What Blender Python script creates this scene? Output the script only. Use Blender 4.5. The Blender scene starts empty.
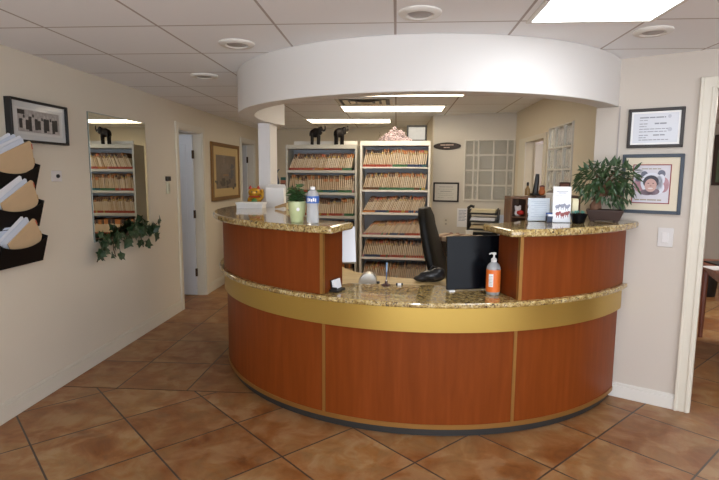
import bpy, bmesh, math, random
from mathutils import Matrix, Vector

S = bpy.context.scene
COL = S.collection
R = math.radians
rnd = random.Random(7)

# ------------------------------------------------------------------ camera, world, flash, exposure
cam = bpy.data.objects.new('camera', bpy.data.cameras.new('camera'))
COL.objects.link(cam)
cam.data.sensor_width = 36.0
cam.data.lens = 522.36 / 719 * 36
cam.data.clip_start = 0.02
_p, _y, _r = 0.1244, 0.0692, 0.0064
_f = Vector((-math.sin(_y) * math.cos(_p), math.cos(_y) * math.cos(_p), -math.sin(_p)))
_rt = Vector((math.cos(_y), math.sin(_y), 0))
_up = _rt.cross(_f)
_r2 = _rt * math.cos(_r) + _up * math.sin(_r)
_u2 = -_rt * math.sin(_r) + _up * math.cos(_r)
cam.matrix_world = Matrix(((_r2.x, _u2.x, -_f.x, 0), (_r2.y, _u2.y, -_f.y, 0), (_r2.z, _u2.z, -_f.z, 1.5283), (0, 0, 0, 1)))
S.camera = cam

w = bpy.data.worlds.new('room_daylight'); S.world = w; w.use_nodes = True  # even ambient fill, enters from the open side behind the camera
w.node_tree.nodes['Background'].inputs[0].default_value = (0.90, 0.96, 1.05, 1)
w.node_tree.nodes['Background'].inputs[1].default_value = 3.8

fl = bpy.data.lights.new('camera_flash', 'AREA'); fl.shape = 'RECTANGLE'
fl.size = 0.16; fl.size_y = 0.10; fl.energy = 12.5; fl.color = (0.87, 0.96, 1.06)
flo = bpy.data.objects.new('camera_flash', fl); COL.objects.link(flo)
flo.location = (0.02, -0.02, 1.70); flo.rotation_euler = (R(88), 0, R(0))

def fill_light(name, loc, size, watts, col=(1, .95, .88)):  # bare area fill at ceiling height, no fixture modelled
    l = bpy.data.lights.new(name, 'AREA'); l.shape = 'SQUARE'; l.size = size; l.energy = watts; l.color = col
    lo = bpy.data.objects.new(name, l); COL.objects.link(lo); lo.location = loc
fill_light('next_room_lamp', (3.9, 5.2, 2.27), .6, 38)  # added fill, lifts the dark room beyond the doorway
fill_light('side_room_lamp', (1.95, 4.9, 2.27), .4, 7)  # unseen fill added behind the inner door and side block window
fill_light('hall_room_lamp', (-2.95, 5.8, 2.27), .3, 1.6, (.85, .92, 1))  # added cool fill for the room off the hall, source unseen

S.view_settings.view_transform = 'Standard'
S.view_settings.look = 'None'
S.view_settings.gamma = 1.0
S.view_settings.use_curve_mapping = False
S.view_settings.exposure = 0.17
FRONT_PANEL = 7.5
BACK_PANEL = 6.5

# ------------------------------------------------------------------ colours and materials
def lin(c):
    return tuple((v / 12.92 if v <= 0.04045 else ((v + 0.055) / 1.055) ** 2.4) for v in c)
def hexc(h):
    return lin(tuple(int(h[i:i + 2], 16) / 255 for i in (0, 2, 4)))
MATS = {}
def mat(name, h, rough=0.5, metal=0.0, noise=0.06, scale=14.0, bump=0.0, coat=0.0, spec=0.5, trans=0.0, emit=0.0, stretch=None, alpha=None, ior=None):
    if name in MATS: return MATS[name]
    m = bpy.data.materials.new(name); m.use_nodes = True
    nt = m.node_tree; b = nt.nodes['Principled BSDF']
    c = hexc(h)
    tc = nt.nodes.new('ShaderNodeTexCoord'); mp = nt.nodes.new('ShaderNodeMapping')
    nt.links.new(tc.outputs['Object'], mp.inputs['Vector'])
    if stretch: mp.inputs['Scale'].default_value = stretch
    nz = nt.nodes.new('ShaderNodeTexNoise'); nz.inputs['Scale'].default_value = scale; nz.inputs['Detail'].default_value = 4
    nt.links.new(mp.outputs[0], nz.inputs['Vector'])
    mx = nt.nodes.new('ShaderNodeMix'); mx.data_type = 'RGBA'
    mx.inputs[6].default_value = tuple(max(0, v * (1 - noise)) for v in c) + (1,)
    mx.inputs[7].default_value = tuple(min(1, v * (1 + noise)) for v in c) + (1,)
    nt.links.new(nz.outputs['Fac'], mx.inputs[0])
    nt.links.new(mx.outputs[2], b.inputs['Base Color'])
    b.inputs['Roughness'].default_value = rough; b.inputs['Metallic'].default_value = metal
    b.inputs['Coat Weight'].default_value = coat; b.inputs['Coat Roughness'].default_value = 0.08
    b.inputs['Specular IOR Level'].default_value = spec
    if trans: b.inputs['Transmission Weight'].default_value = trans
    if ior: b.inputs['IOR'].default_value = ior
    if emit:
        b.inputs['Emission Color'].default_value = c + (1,); b.inputs['Emission Strength'].default_value = emit
    if bump:
        bp = nt.nodes.new('ShaderNodeBump'); bp.inputs['Strength'].default_value = bump; bp.inputs['Distance'].default_value = 0.004
        nt.links.new(nz.outputs['Fac'], bp.inputs['Height']); nt.links.new(bp.outputs[0], b.inputs['Normal'])
    MATS[name] = m
    return m

def ramp(nt, src, stops):
    r = nt.nodes.new('ShaderNodeValToRGB'); e = r.color_ramp.elements
    while len(e) > 1: e.remove(e[-1])
    e[0].position = stops[0][0]; e[0].color = hexc(stops[0][1]) + (1,)
    for p, h in stops[1:]:
        x = e.new(p); x.color = hexc(h) + (1,)
    nt.links.new(src, r.inputs[0])
    return r
def mixc(nt, fac, a, b, mode='MIX'):
    m = nt.nodes.new('ShaderNodeMix'); m.data_type = 'RGBA'; m.blend_type = mode
    for k, v in ((0, fac), (6, a), (7, b)):
        if hasattr(v, 'is_linked') or hasattr(v, 'links'): nt.links.new(v, m.inputs[k])
        else: m.inputs[k].default_value = v
    return m.outputs[2]

def tile_mat(name, rot, loc, pu, pv):
    m = bpy.data.materials.new(name); m.use_nodes = True; nt = m.node_tree; b = nt.nodes['Principled BSDF']
    tc = nt.nodes.new('ShaderNodeTexCoord'); mp = nt.nodes.new('ShaderNodeMapping')
    nt.links.new(tc.outputs['Object'], mp.inputs['Vector'])
    mp.inputs['Rotation'].default_value = (0, 0, rot); mp.inputs['Location'].default_value = (loc[0], loc[1], 0)
    br = nt.nodes.new('ShaderNodeTexBrick'); br.offset = 0; br.squash = 1
    br.inputs['Scale'].default_value = 1; br.inputs['Brick Width'].default_value = pu; br.inputs['Row Height'].default_value = pv
    br.inputs['Mortar Size'].default_value = 0.0055; br.inputs['Mortar Smooth'].default_value = 0.15; br.inputs['Bias'].default_value = 0
    br.inputs['Color1'].default_value = (0, 0, 0, 1); br.inputs['Color2'].default_value = (1, 1, 1, 1); br.inputs['Mortar'].default_value = (.5, .5, .5, 1)
    nt.links.new(mp.outputs[0], br.inputs['Vector'])
    # per-tile offset so that the cloudy pattern breaks at each grout line
    off = nt.nodes.new('ShaderNodeVectorMath'); off.operation = 'MULTIPLY_ADD'
    nt.links.new(br.outputs['Color'], off.inputs[0]); off.inputs[1].default_value = (9, 5, 7); nt.links.new(tc.outputs['Object'], off.inputs[2])
    n1 = nt.nodes.new('ShaderNodeTexNoise'); n1.inputs['Scale'].default_value = 2.9; n1.inputs['Detail'].default_value = 7; n1.inputs['Roughness'].default_value = 0.62; n1.inputs['Distortion'].default_value = 0.7
    nt.links.new(off.outputs[0], n1.inputs['Vector'])
    n2 = nt.nodes.new('ShaderNodeTexNoise'); n2.inputs['Scale'].default_value = 6; n2.inputs['Detail'].default_value = 6; n2.inputs['Distortion'].default_value = 0.6
    nt.links.new(off.outputs[0], n2.inputs['Vector'])
    c1 = ramp(nt, n1.outputs['Fac'], [(0.28, '654024'), (0.40, '935b2b'), (0.49, 'a07246'), (0.57, 'a48256'), (0.64, 'a5723a'), (0.76, 'ad9672')])
    c2 = ramp(nt, n2.outputs['Fac'], [(0.36, '704422'), (0.5, '96673c'), (0.62, 'b2956f')])
    cc = mixc(nt, 0.42, c1.outputs[0], c2.outputs[0])
    tint = mixc(nt, br.outputs['Color'], hexc('e8dcd2') + (1,), (1, 1, 1, 1))
    cc = mixc(nt, 1.0, cc, tint, 'MULTIPLY')
    cc = mixc(nt, br.outputs['Fac'], cc, hexc('4c3d33') + (1,))
    nt.links.new(cc, b.inputs['Base Color'])
    b.inputs['Roughness'].default_value = 0.42
    inv = nt.nodes.new('ShaderNodeMath'); inv.operation = 'SUBTRACT'; inv.inputs[0].default_value = 1; nt.links.new(br.outputs['Fac'], inv.inputs[1])
    bp = nt.nodes.new('ShaderNodeBump'); bp.inputs['Strength'].default_value = 0.5; bp.inputs['Distance'].default_value = 0.003
    nt.links.new(inv.outputs[0], bp.inputs['Height']); nt.links.new(bp.outputs[0], b.inputs['Normal'])
    return m

def ceiling_mat():
    m = bpy.data.materials.new('ceiling_tiles'); m.use_nodes = True; nt = m.node_tree; b = nt.nodes['Principled BSDF']
    tc = nt.nodes.new('ShaderNodeTexCoord'); mp = nt.nodes.new('ShaderNodeMapping'); nt.links.new(tc.outputs['Object'], mp.inputs['Vector'])
    mp.inputs['Location'].default_value = (1.8775, -2.7682, 0)
    br = nt.nodes.new('ShaderNodeTexBrick'); br.offset = 0; br.squash = 1
    br.inputs['Scale'].default_value = 1; br.inputs['Brick Width'].default_value = .62; br.inputs['Row Height'].default_value = .62
    br.inputs['Mortar Size'].default_value = 0.007; br.inputs['Mortar Smooth'].default_value = 0.1
    br.inputs['Color1'].default_value = hexc('eef0f2') + (1,); br.inputs['Color2'].default_value = hexc('f1f2f4') + (1,)
    br.inputs['Mortar'].default_value = hexc('b3aba7') + (1,)
    nt.links.new(mp.outputs[0], br.inputs['Vector'])
    nz = nt.nodes.new('ShaderNodeTexNoise'); nz.inputs['Scale'].default_value = 120; nt.links.new(tc.outputs['Object'], nz.inputs['Vector'])
    bp = nt.nodes.new('ShaderNodeBump'); bp.inputs['Strength'].default_value = 0.15; bp.inputs['Distance'].default_value = 0.002
    nt.links.new(nz.outputs['Fac'], bp.inputs['Height']); nt.links.new(bp.outputs[0], b.inputs['Normal'])
    nt.links.new(br.outputs['Color'], b.inputs['Base Color']); b.inputs['Roughness'].default_value = 0.9
    return m

def granite_mat():
    m = bpy.data.materials.new('granite'); m.use_nodes = True; nt = m.node_tree; b = nt.nodes['Principled BSDF']
    tc = nt.nodes.new('ShaderNodeTexCoord')
    def noise(sc, det=3, dist=0.0):
        n = nt.nodes.new('ShaderNodeTexNoise'); n.inputs['Scale'].default_value = sc; n.inputs['Detail'].default_value = det; n.inputs['Distortion'].default_value = dist
        nt.links.new(tc.outputs['Object'], n.inputs['Vector']); return n.outputs['Fac']
    base = ramp(nt, noise(40, 4, .6), [(0.34, '8d723e'), (0.48, 'b2975d'), (0.60, 'c5ae78'), (0.72, 'd8c99c')])
    sp = ramp(nt, noise(120, 2, .3), [(0.365, 'ffffff'), (0.41, '000000')])
    dk = ramp(nt, noise(62, 4, 1.0), [(0.35, 'ffffff'), (0.40, '000000')])
    br = ramp(nt, noise(85, 3, .5), [(0.60, '000000'), (0.66, 'ffffff')])
    c = mixc(nt, br.outputs[0], base.outputs[0], hexc('7b5a30') + (1,))
    c = mixc(nt, dk.outputs[0], c, hexc('4b3a22') + (1,))
    c = mixc(nt, sp.outputs[0], c, hexc('231c14') + (1,))
    nt.links.new(c, b.inputs['Base Color'])
    b.inputs['Roughness'].default_value = 0.10; b.inputs['Specular IOR Level'].default_value = 0.75
    b.inputs['Coat Weight'].default_value = 0.5; b.inputs['Coat Roughness'].default_value = 0.03
    return m

def wood_mat(name, a, c, e, rough=.32, coat=.35, stretch=(9, 9, .7), sc=3.0, spec=.5):
    m = bpy.data.materials.new(name); m.use_nodes = True; nt = m.node_tree; b = nt.nodes['Principled BSDF']
    tc = nt.nodes.new('ShaderNodeTexCoord'); mp = nt.nodes.new('ShaderNodeMapping'); mp.inputs['Scale'].default_value = stretch
    nt.links.new(tc.outputs['Object'], mp.inputs['Vector'])
    n = nt.nodes.new('ShaderNodeTexNoise'); n.inputs['Scale'].default_value = sc; n.inputs['Detail'].default_value = 8; n.inputs['Distortion'].default_value = .5
    nt.links.new(mp.outputs[0], n.inputs['Vector'])
    r = ramp(nt, n.outputs['Fac'], [(0.3, a), (0.52, c), (0.75, e)])
    nt.links.new(r.outputs[0], b.inputs['Base Color']); b.inputs['Roughness'].default_value = rough; b.inputs['Specular IOR Level'].default_value = spec
    b.inputs['Coat Weight'].default_value = coat; b.inputs['Coat Roughness'].default_value = .18
    return m

def glassy(name, h, rough=0.02, ior=1.45):
    m = bpy.data.materials.new(name); m.use_nodes = True; b = m.node_tree.nodes['Principled BSDF']
    b.inputs['Base Color'].default_value = hexc(h) + (1,); b.inputs['Transmission Weight'].default_value = 1; b.inputs['Roughness'].default_value = rough
    b.inputs['IOR'].default_value = ior
    return m

WALL = mat('wall_paint', 'dbd1bf', .62, noise=.02, scale=3, bump=.04)
WALLR = mat('wall_paint_right', 'c8beb2', .62, noise=.02, scale=3, bump=.04)  # same paint as the left wall, its different lighting put into the colour
WALLI = mat('wall_paint_reception', 'dacfb9', .65, noise=.02, scale=3, bump=.04)
TRIM = mat('trim_paint', 'd9d2c2', .4, noise=.02)
TRIMW = mat('trim_white', 'dcd8d0', .4, noise=.02)
SOFF = mat('soffit_paint', 'd9d5d0', .6, noise=.015, scale=3, bump=.03)
DOORW = mat('door_white', 'd5d8de', .4, noise=.02)
TILE_F = tile_mat('floor_tiles_diagonal', R(-45), (-.43, -.76), .508, .511)
TILE_H = tile_mat('floor_tiles_straight', 0, (1.975, -3.98), .515, .557)
CEIL = ceiling_mat()
GRAN = granite_mat()
CHERRY = wood_mat('cherry_veneer', '74360f', '7b3a12', '833f17', coat=0, rough=.42, spec=.14)
CHERRYD = wood_mat('cherry_end', '69300e', '703412', '763816', coat=0, spec=.14)
MAPLE = wood_mat('maple_laminate', 'c7a971', 'd4b983', 'dcc694', rough=.4, coat=.1, stretch=(2, 9, 2))
DWOOD = wood_mat('dark_wood', '3a2416', '4d3020', '5d3c28', rough=.45, coat=.1)
MWOOD = wood_mat('mid_wood', '5f3d26', '6f4a2f', '80583a', rough=.45, coat=.1)
RWOOD = wood_mat('table_wood', '6a3420', '7d4128', '8c4d30', rough=.35, coat=.3)
BRASS = mat('brushed_brass', 'c2a254', .36, metal=.82, noise=.05, scale=30, stretch=(1, 1, 40))
BRASSD = mat('brass_strip', 'a0743a', .4, metal=.6, noise=.05, scale=30)
KICK = mat('dark_kick', '2c2a28', .5)
BLACK = mat('black_satin', '0f0e0e', .5)
BLACKG = mat('black_gloss', '080a0f', .25, spec=.14)
BLACKP = mat('black_plastic', '191817', .5)
LEATHER = mat('black_leather', '14120e', .5, bump=.3, scale=60, spec=.3)
WHITE = mat('white_plain', 'efeeec', .5, noise=.02)
WHITEG = mat('white_gloss', 'f2f1ef', .15, noise=.01, coat=.4)
PAPER = mat('paper', 'e9eaee', .6, noise=.02)
PAPERB = mat('paper_blueish', 'd3dbe8', .6, noise=.03)
PRINT = mat('printed_certificate', 'dcdfe6', .2, noise=.02, coat=.5)
MANILA = mat('manila', 'c9a878', .6, noise=.05)
STEELG = mat('cabinet_grey_steel', 'bfbbae', .45, noise=.02)
STEELW = mat('cabinet_white_steel', 'e4e0d6', .45, noise=.02)
STEELIN = mat('cabinet_inside', 'a9abb0', .55, noise=.03)
MIRROR = mat('mirror_silver', 'e8eae4', .01, metal=1.0, noise=0)
SILVER = mat('brushed_silver', 'd2cdc2', .32, metal=.6)
HINGE = mat('hinge_bronze', '4a3624', .4, metal=.5)
LEAF = mat('leaf_green', '2f4724', .45, noise=.5, scale=14, coat=.1)
LEAF2 = mat('leaf_dark_green', '2a4228', .45, noise=.4, scale=18)
LEAF3 = mat('leaf_bright', '4c7040', .45, noise=.35, scale=20)
STEM = mat('stem_brown', '55402c', .7)
SOIL = mat('soil', '3a2a20', .9, bump=.5, scale=60)
INK = mat('ink_grey', '8c8f98', .5)
INKD = mat('ink_dark', '2b2626', .5)

# ------------------------------------------------------------------ mesh builder
class MB:
    def __init__(s): s.v = []; s.f = []; s.mi = []; s.cur = 0
    def add(s, vs, fs):
        o = len(s.v); s.v += [Vector(v) for v in vs]
        for f in fs: s.f.append([i + o for i in f]); s.mi.append(s.cur)
        return s
    def box(s, x0, x1, y0, y1, z0, z1, M=None):
        vs = [Vector((x, y, z)) for x in (x0, x1) for y in (y0, y1) for z in (z0, z1)]
        if M: vs = [M @ v for v in vs]
        return s.add(vs, [(0, 1, 3, 2), (4, 6, 7, 5), (0, 4, 5, 1), (2, 3, 7, 6), (0, 2, 6, 4), (1, 5, 7, 3)])
    def prism(s, poly, z0, z1, M=None):
        n = len(poly); a = sum(poly[i][0] * poly[(i + 1) % n][1] - poly[(i + 1) % n][0] * poly[i][1] for i in range(n))
        if a < 0: poly = poly[::-1]
        vs = [Vector((x, y, z0)) for x, y in poly] + [Vector((x, y, z1)) for x, y in poly]
        if M: vs = [M @ v for v in vs]
        return s.add(vs, [tuple(range(n))[::-1], tuple(range(n, 2 * n))] + [(i, (i + 1) % n, n + (i + 1) % n, n + i) for i in range(n)])
    def flat(s, poly, y, M=None):          # polygon in the x-z plane, facing -y
        n = len(poly); a = sum(poly[i][0] * poly[(i + 1) % n][1] - poly[(i + 1) % n][0] * poly[i][1] for i in range(n))
        if a < 0: poly = poly[::-1]
        vs = [Vector((x, y, z)) for x, z in poly]
        if M: vs = [M @ v for v in vs]
        return s.add(vs, [tuple(range(n))])
    def panel(s, poly, y0, y1, M=None):    # polygon in x-z extruded along y
        A = Matrix(((1, 0, 0, 0), (0, 0, -1, 0), (0, 1, 0, 0), (0, 0, 0, 1)))
        return s.prism([(x, z) for x, z in poly], -y1, -y0, (M @ A) if M else A)
    def disc(s, cx, cz, rx, rz, y, n=20, M=None):
        return s.flat([(cx + rx * math.cos(2 * math.pi * k / n), cz + rz * math.sin(2 * math.pi * k / n)) for k in range(n)], y, M)
    def lathe(s, prof, c=(0, 0, 0), n=24, M=None, cap=True):
        k = len(prof); vs = []
        for r, z in prof:
            for i in range(n):
                a = 2 * math.pi * i / n; vs.append(Vector((c[0] + r * math.cos(a), c[1] + r * math.sin(a), c[2] + z)))
        if M: vs = [M @ v for v in vs]
        fs = [(j * n + i, j * n + (i + 1) % n, (j + 1) * n + (i + 1) % n, (j + 1) * n + i) for j in range(k - 1) for i in range(n)]
        if cap: fs += [tuple(range(n))[::-1], tuple(range((k - 1) * n, k * n))]
        return s.add(vs, fs)
    def tube(s, pts, rad, n=8):
        pts = [Vector(p) for p in pts]; rs = rad if isinstance(rad, (list, tuple)) else [rad] * len(pts)
        vs = []; ref = Vector((0.13, 0.31, 0.94)).normalized()
        for i, p in enumerate(pts):
            d = (pts[min(i + 1, len(pts) - 1)] - pts[max(i - 1, 0)]).normalized()
            a = d.cross(ref)
            if a.length < .05: a = d.cross(Vector((1, 0, 0)))
            a.normalize(); b = d.cross(a)
            for k in range(n):
                t = 2 * math.pi * k / n; vs.append(p + (a * math.cos(t) + b * math.sin(t)) * rs[i])
        m = len(pts)
        fs = [(j * n + i, j * n + (i + 1) % n, (j + 1) * n + (i + 1) % n, (j + 1) * n + i) for j in range(m - 1) for i in range(n)]
        fs += [tuple(range(n))[::-1], tuple(range((m - 1) * n, m * n))]
        return s.add(vs, fs)
    def ball(s, c, r, n=14, m=8, M=None):
        rx, ry, rz = r if isinstance(r, (tuple, list)) else (r, r, r); vs = [Vector((0, 0, -rz))]
        for j in range(1, m):
            a = -math.pi / 2 + math.pi * j / m
            for i in range(n):
                t = 2 * math.pi * i / n; vs.append(Vector((rx * math.cos(a) * math.cos(t), ry * math.cos(a) * math.sin(t), rz * math.sin(a))))
        vs.append(Vector((0, 0, rz))); L = len(vs) - 1
        if M: vs = [M @ v for v in vs]
        vs = [v + Vector(c) for v in vs]
        fs = [(0, 1 + (i + 1) % n, 1 + i) for i in range(n)]
        fs += [(1 + j * n + i, 1 + j * n + (i + 1) % n, 1 + (j + 1) * n + (i + 1) % n, 1 + (j + 1) * n + i) for j in range(m - 2) for i in range(n)]
        fs += [(L, 1 + (m - 2) * n + i, 1 + (m - 2) * n + (i + 1) % n) for i in range(n)]
        return s.add(vs, fs)
    def arc(s, c, r0, r1, t0, t1, z0, z1, n=48):     # r0 / r1 numbers or functions of the angle in degrees (0 = towards -y, + to the right)
        f0 = r0 if callable(r0) else (lambda t: r0); f1 = r1 if callable(r1) else (lambda t: r1); vs = []
        for i in range(n + 1):
            t = t0 + (t1 - t0) * i / n; a = R(t); sx, cy = math.sin(a), -math.cos(a)
            for rr in (f0(t), f1(t)):
                for z in (z0, z1): vs.append((c[0] + rr * sx, c[1] + rr * cy, z))
        fs = []
        for i in range(n):
            o = 4 * i; q = o + 4
            fs += [(o + 1, o + 3, q + 3, q + 1), (o, q, q + 2, o + 2), (o + 2, q + 2, q + 3, o + 3), (o, o + 1, q + 1, q)]
        fs += [(0, 2, 3, 1), (4 * n, 4 * n + 1, 4 * n + 3, 4 * n + 2)]
        return s.add(vs, fs)
    def build(s, name, mats, parent=None, world=False, bevel=0, smooth=False, kind=None, origin=None, remesh=0, seg=2):
        me = bpy.data.meshes.new(name)
        vs = s.v
        if parent is not None and world:
            inv = WM[parent.name].inverted(); vs = [inv @ v for v in vs]
        o = bpy.data.objects.new(name, me); COL.objects.link(o)
        if parent is None and origin is not None:
            og = Vector(origin); vs = [v - og for v in vs]; o.location = og
        me.from_pydata([tuple(v) for v in vs], [], s.f)
        bm = bmesh.new(); bm.from_mesh(me); bmesh.ops.recalc_face_normals(bm, faces=bm.faces) if not remesh == -1 else None; bm.to_mesh(me); bm.free()
        for m in (mats if isinstance(mats, list) else [mats]): me.materials.append(m)
        for p, i in zip(me.polygons, s.mi): p.material_index = i
        if remesh > 0:
            md = o.modifiers.new('join', 'REMESH'); md.mode = 'VOXEL'; md.voxel_size = remesh; md.use_smooth_shade = True
            sm = o.modifiers.new('smooth', 'SMOOTH'); sm.iterations = 4
        if bevel:
            md = o.modifiers.new('bevel', 'BEVEL'); md.width = bevel; md.segments = seg; md.limit_method = 'ANGLE'; md.angle_limit = R(40)
            md.harden_normals = False
        if smooth:
            for p in me.polygons: p.use_smooth = True
            try:
                me.set_sharp_from_angle(angle=R(42))
            except Exception: pass
        if parent is not None:
            o.parent = parent; WM[o.name] = WM[parent.name].copy()
        else:
            WM[o.name] = Matrix.Translation(o.location)
        if kind: o['kind'] = kind
        return o
WM = {}
def thing(name, label, cat, loc=(0, 0, 0), rz=0.0, group=None, kind=None):
    o = bpy.data.objects.new(name, None); COL.objects.link(o); o.empty_display_size = .05
    o.location = loc; o.rotation_euler = (0, 0, R(rz))
    WM[o.name] = Matrix.Translation(loc) @ Matrix.Rotation(R(rz), 4, 'Z')
    if kind: o['kind'] = kind
    else: o['label'] = label; o['category'] = cat
    if group: o['group'] = group
    return o
def tag(o, label, cat, group=None):
    o['label'] = label; o['category'] = cat
    if group: o['group'] = group
    return o
def box1(name, m, b, parent=None, bevel=0, **k):
    return MB().box(*b).build(name, m, parent, bevel=bevel, **k)

C0 = (.200, 4.543)
RP = 1.6454
HC = 2.2934
XL = -2.3887
WN = Vector((.5169, .8560)); WO = 3.8985; WD = Vector((.8560, -.5169))
def wpt(s): return WN * WO + WD * s          # s along the angled right wall
def s_at_x(x): return (x - (WN * WO).x) / WD.x
RWZ = math.degrees(math.atan2(WD.y, WD.x))

# ------------------------------------------------------------------ the setting
b = MB(); b.add([(-2.5, -3, 0), (7, -3, 0), (7, 3.45, 0), (-2.5, 3.45, 0)], [(0, 1, 2, 3)])
b.add([(1.44, 3.45, 0), (7, 3.45, 0), (7, 9.4, 0), (1.44, 9.4, 0)], [(0, 1, 2, 3)])
b.build('floor', TILE_F, kind='structure')
MB().add([(-3.4, 3.45, 0), (1.44, 3.45, 0), (1.44, 9.4, 0), (-3.4, 9.4, 0)], [(0, 1, 2, 3)]).build('floor_hall', TILE_H, kind='structure')
MB().box(-3.4, 7, -3, 9.4, HC, HC + .05).build('ceiling', CEIL, kind='structure')

MB().box(-2.39, -.9, 3.445, 3.453, -.002, .0012).build('floor_joint', mat('joint_grout', '5a493c', .8), kind='structure')
# left wall with two door openings
D1 = (5.64, 6.35); D2 = (8.0, 8.70); DH = 2.02
b = MB()
for y0, y1 in ((-3, D1[0]), (D1[1], D2[0]), (D2[1], 9.3)): b.box(XL - .12, XL, y0, y1, 0, HC)
for y0, y1 in (D1, D2): b.box(XL - .12, XL, y0, y1, DH, HC)
b.build('wall_left', WALL, kind='structure')
b = MB()
for y0, y1 in ((-3, D1[0] - .07), (D1[1] + .08, D2[0] - .08), (D2[1] + .08, 9.0)):
    b.box(XL, XL + .014, y0, y1, 0, .10); b.box(XL, XL + .009, y0, y1, .10, .125)
b.build('baseboard_left', TRIM, bevel=.003, kind='structure')

def hall_door(n, d):
    b = MB()
    b.box(XL, XL + .016, d[0] - .065, d[0], 0, DH + .065); b.box(XL, XL + .016, d[1], d[1] + .075, 0, DH + .065); b.box(XL, XL + .016, d[0], d[1], DH, DH + .065)
    b.box(XL - .13, XL, d[0] - .005, d[0] + .012, 0, DH); b.box(XL - .13, XL, d[1] - .012, d[1] + .005, 0, DH); b.box(XL - .13, XL, d[0], d[1], DH - .012, DH + .005)
    t = b.build('trim_%d' % n, TRIM if n == 1 else TRIMW, bevel=.003, kind='structure')
    o = thing('door_%d' % n, None, None, (XL - .10, d[1] - .02, 0), 0, kind='structure')
    w = .70
    b = MB().box(-w, -.0, -.036, -.001, .012, DH - .02)
    lf = b.build('door_leaf', DOORW, o, bevel=.002)
    b = MB()
    for x0, x1 in ((-.62, -.39), (-.31, -.08)):
        for z0, z1 in ((.18, .82), (.95, 1.50), (1.60, 1.88)):
            b.box(x0, x1, -.042, -.036, z0, z1)
    b.build('door_panel', DOORW, lf, bevel=.006)
    for z in (.30, 1.03, 1.76):
        MB().box(-.004, .022, -.05, -.028, z - .05, z + .05).build('hinge', HINGE, o, bevel=.002)
hall_door(1, D1); hall_door(2, D2)
# rooms beyond the two hall doors
b = MB(); b.box(-3.5, -3.42, 5.0, 9.4, 0, HC); b.box(-3.5, XL - .12, 6.75, 6.8, 0, HC); b.box(-3.5, XL - .12, 9.3, 9.38, 0, HC); b.box(-3.5, XL - .12, 4.95, 5.0, 0, HC)
b.build('wall_side_rooms', WALL, kind='structure')

# back wall of the hall and reception, alcove side, certificate wall, inner right wall
def wallseg(b, p, q, t, z0=0, z1=HC):
    p, q = Vector(p), Vector(q); d = (q - p).normalized(); n = Vector((-d.y, d.x)) * t
    b.prism([tuple(p), tuple(q), tuple(q + n), tuple(p + n)], z0, z1)
b = MB(); wallseg(b, (-2.52, 9.17), (.60, 8.37), .1); b.build('wall_back', WALLI, kind='structure')
b = MB(); wallseg(b, (.462, 6.94), (.44, 8.6), -.1); b.build('wall_alcove', WALLI, kind='structure')
CW0, CW1 = Vector((.462, 6.946)), Vector((1.457, 6.63)); CWD = (CW1 - CW0).normalized(); CWZ = math.degrees(math.atan2(CWD.y, CWD.x))
b = MB(); wallseg(b, CW0, CW1 + CWD * .1, .1)
b.build('wall_reception_back', mat('wall_paint_pale', 'd5cec2', .65, noise=.02, scale=3), kind='structure')
XI = 1.457; ID = (5.36, 6.10); IDH = 1.90
b = MB()
for y0, y1, z0, z1 in ((3.70, 4.50, 0, HC), (4.50, 5.22, 0, 1.38), (4.50, 5.22, 1.985, HC), (5.22, ID[0], 0, HC), (ID[1], 6.8, 0, HC), (ID[0], ID[1], IDH, HC)):
    b.box(XI, XI + .10, y0, y1, z0, z1)
b.build('wall_reception_right', WALLI, kind='structure')
b = MB(); b.box(XI - .014, XI, ID[1], ID[1] + .30, 0, IDH + .05); b.box(XI - .014, XI, ID[0] - .09, ID[0], 0, IDH + .05); b.box(XI - .014, XI, ID[0], ID[1], IDH, IDH + .05)
b.build('trim_3', TRIM, bevel=.003, kind='structure')
o = thing('door_3', None, None, (XI + .09, ID[1] - .02, 0), 0, kind='structure')
MB().box(.0, .66, -.036, 0, .012, IDH - .02).build('door_leaf', mat('door_cream', 'd8d0c4', .4, noise=.02), o, bevel=.002)
MB().box(1.5, 7, 9.3, 9.4, 0, HC).build('wall_far', mat('wall_bluegrey', 'aab0b6', .65, noise=.02), kind='structure')
b = MB(); b.box(2.35, 2.45, 4.6, 9.3, 0, HC); b.build('wall_side_room', mat('wall_pinkish', 'd2bfb8', .65, noise=.02), kind='structure')

# angled right wall with the doorway at its right end
s_l = s_at_x(1.352); s_c = s_at_x(1.855); s_j = s_at_x(1.926)
b = MB()
wallseg(b, wpt(s_l), wpt(s_j), .12)
wallseg(b, wpt(s_j), wpt(s_j + 1.1), .12, 2.06, HC)
wallseg(b, wpt(s_j + 1.1), wpt(s_j + 3.0), .12)
b.build('wall_right', WALLR, kind='structure')
s_b = s_at_x(1.472)
b = MB(); wallseg(b, wpt(s_b) - WN * .006, wpt(s_b + .010) - WN * .006, .008, 0, 1.99); b.build('trim_4', mat('corner_bead', 'a9a09a', .5), kind='structure')
b = MB()
def casing(b, s0, s1, z0, z1, t=.018): wallseg(b, wpt(s0) - WN * t, wpt(s1) - WN * t, t, z0, z1)
casing(b, s_c, s_j, 0, 2.13); casing(b, s_j, s_j + 1.17, 2.06, 2.13); casing(b, s_j + 1.1, s_j + 1.17, 0, 2.06)
casing(b, s_c, s_c + .018, 0, 2.13, .026); casing(b, s_j - .022, s_j - .006, 0, 2.07, .024)
wallseg(b, wpt(s_j - .012) - WN * .01, wpt(s_j + .006) - WN * .01, .15, 0, 2.06)
b.build('trim_5', TRIM, bevel=.003, kind='structure')
b = MB(); casing(b, s_at_x(1.47), s_c, 0, .085, .015); casing(b, s_at_x(1.47), s_c, .085, .105, .010)
b.build('baseboard_right', TRIMW, bevel=.003, kind='structure')

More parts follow.
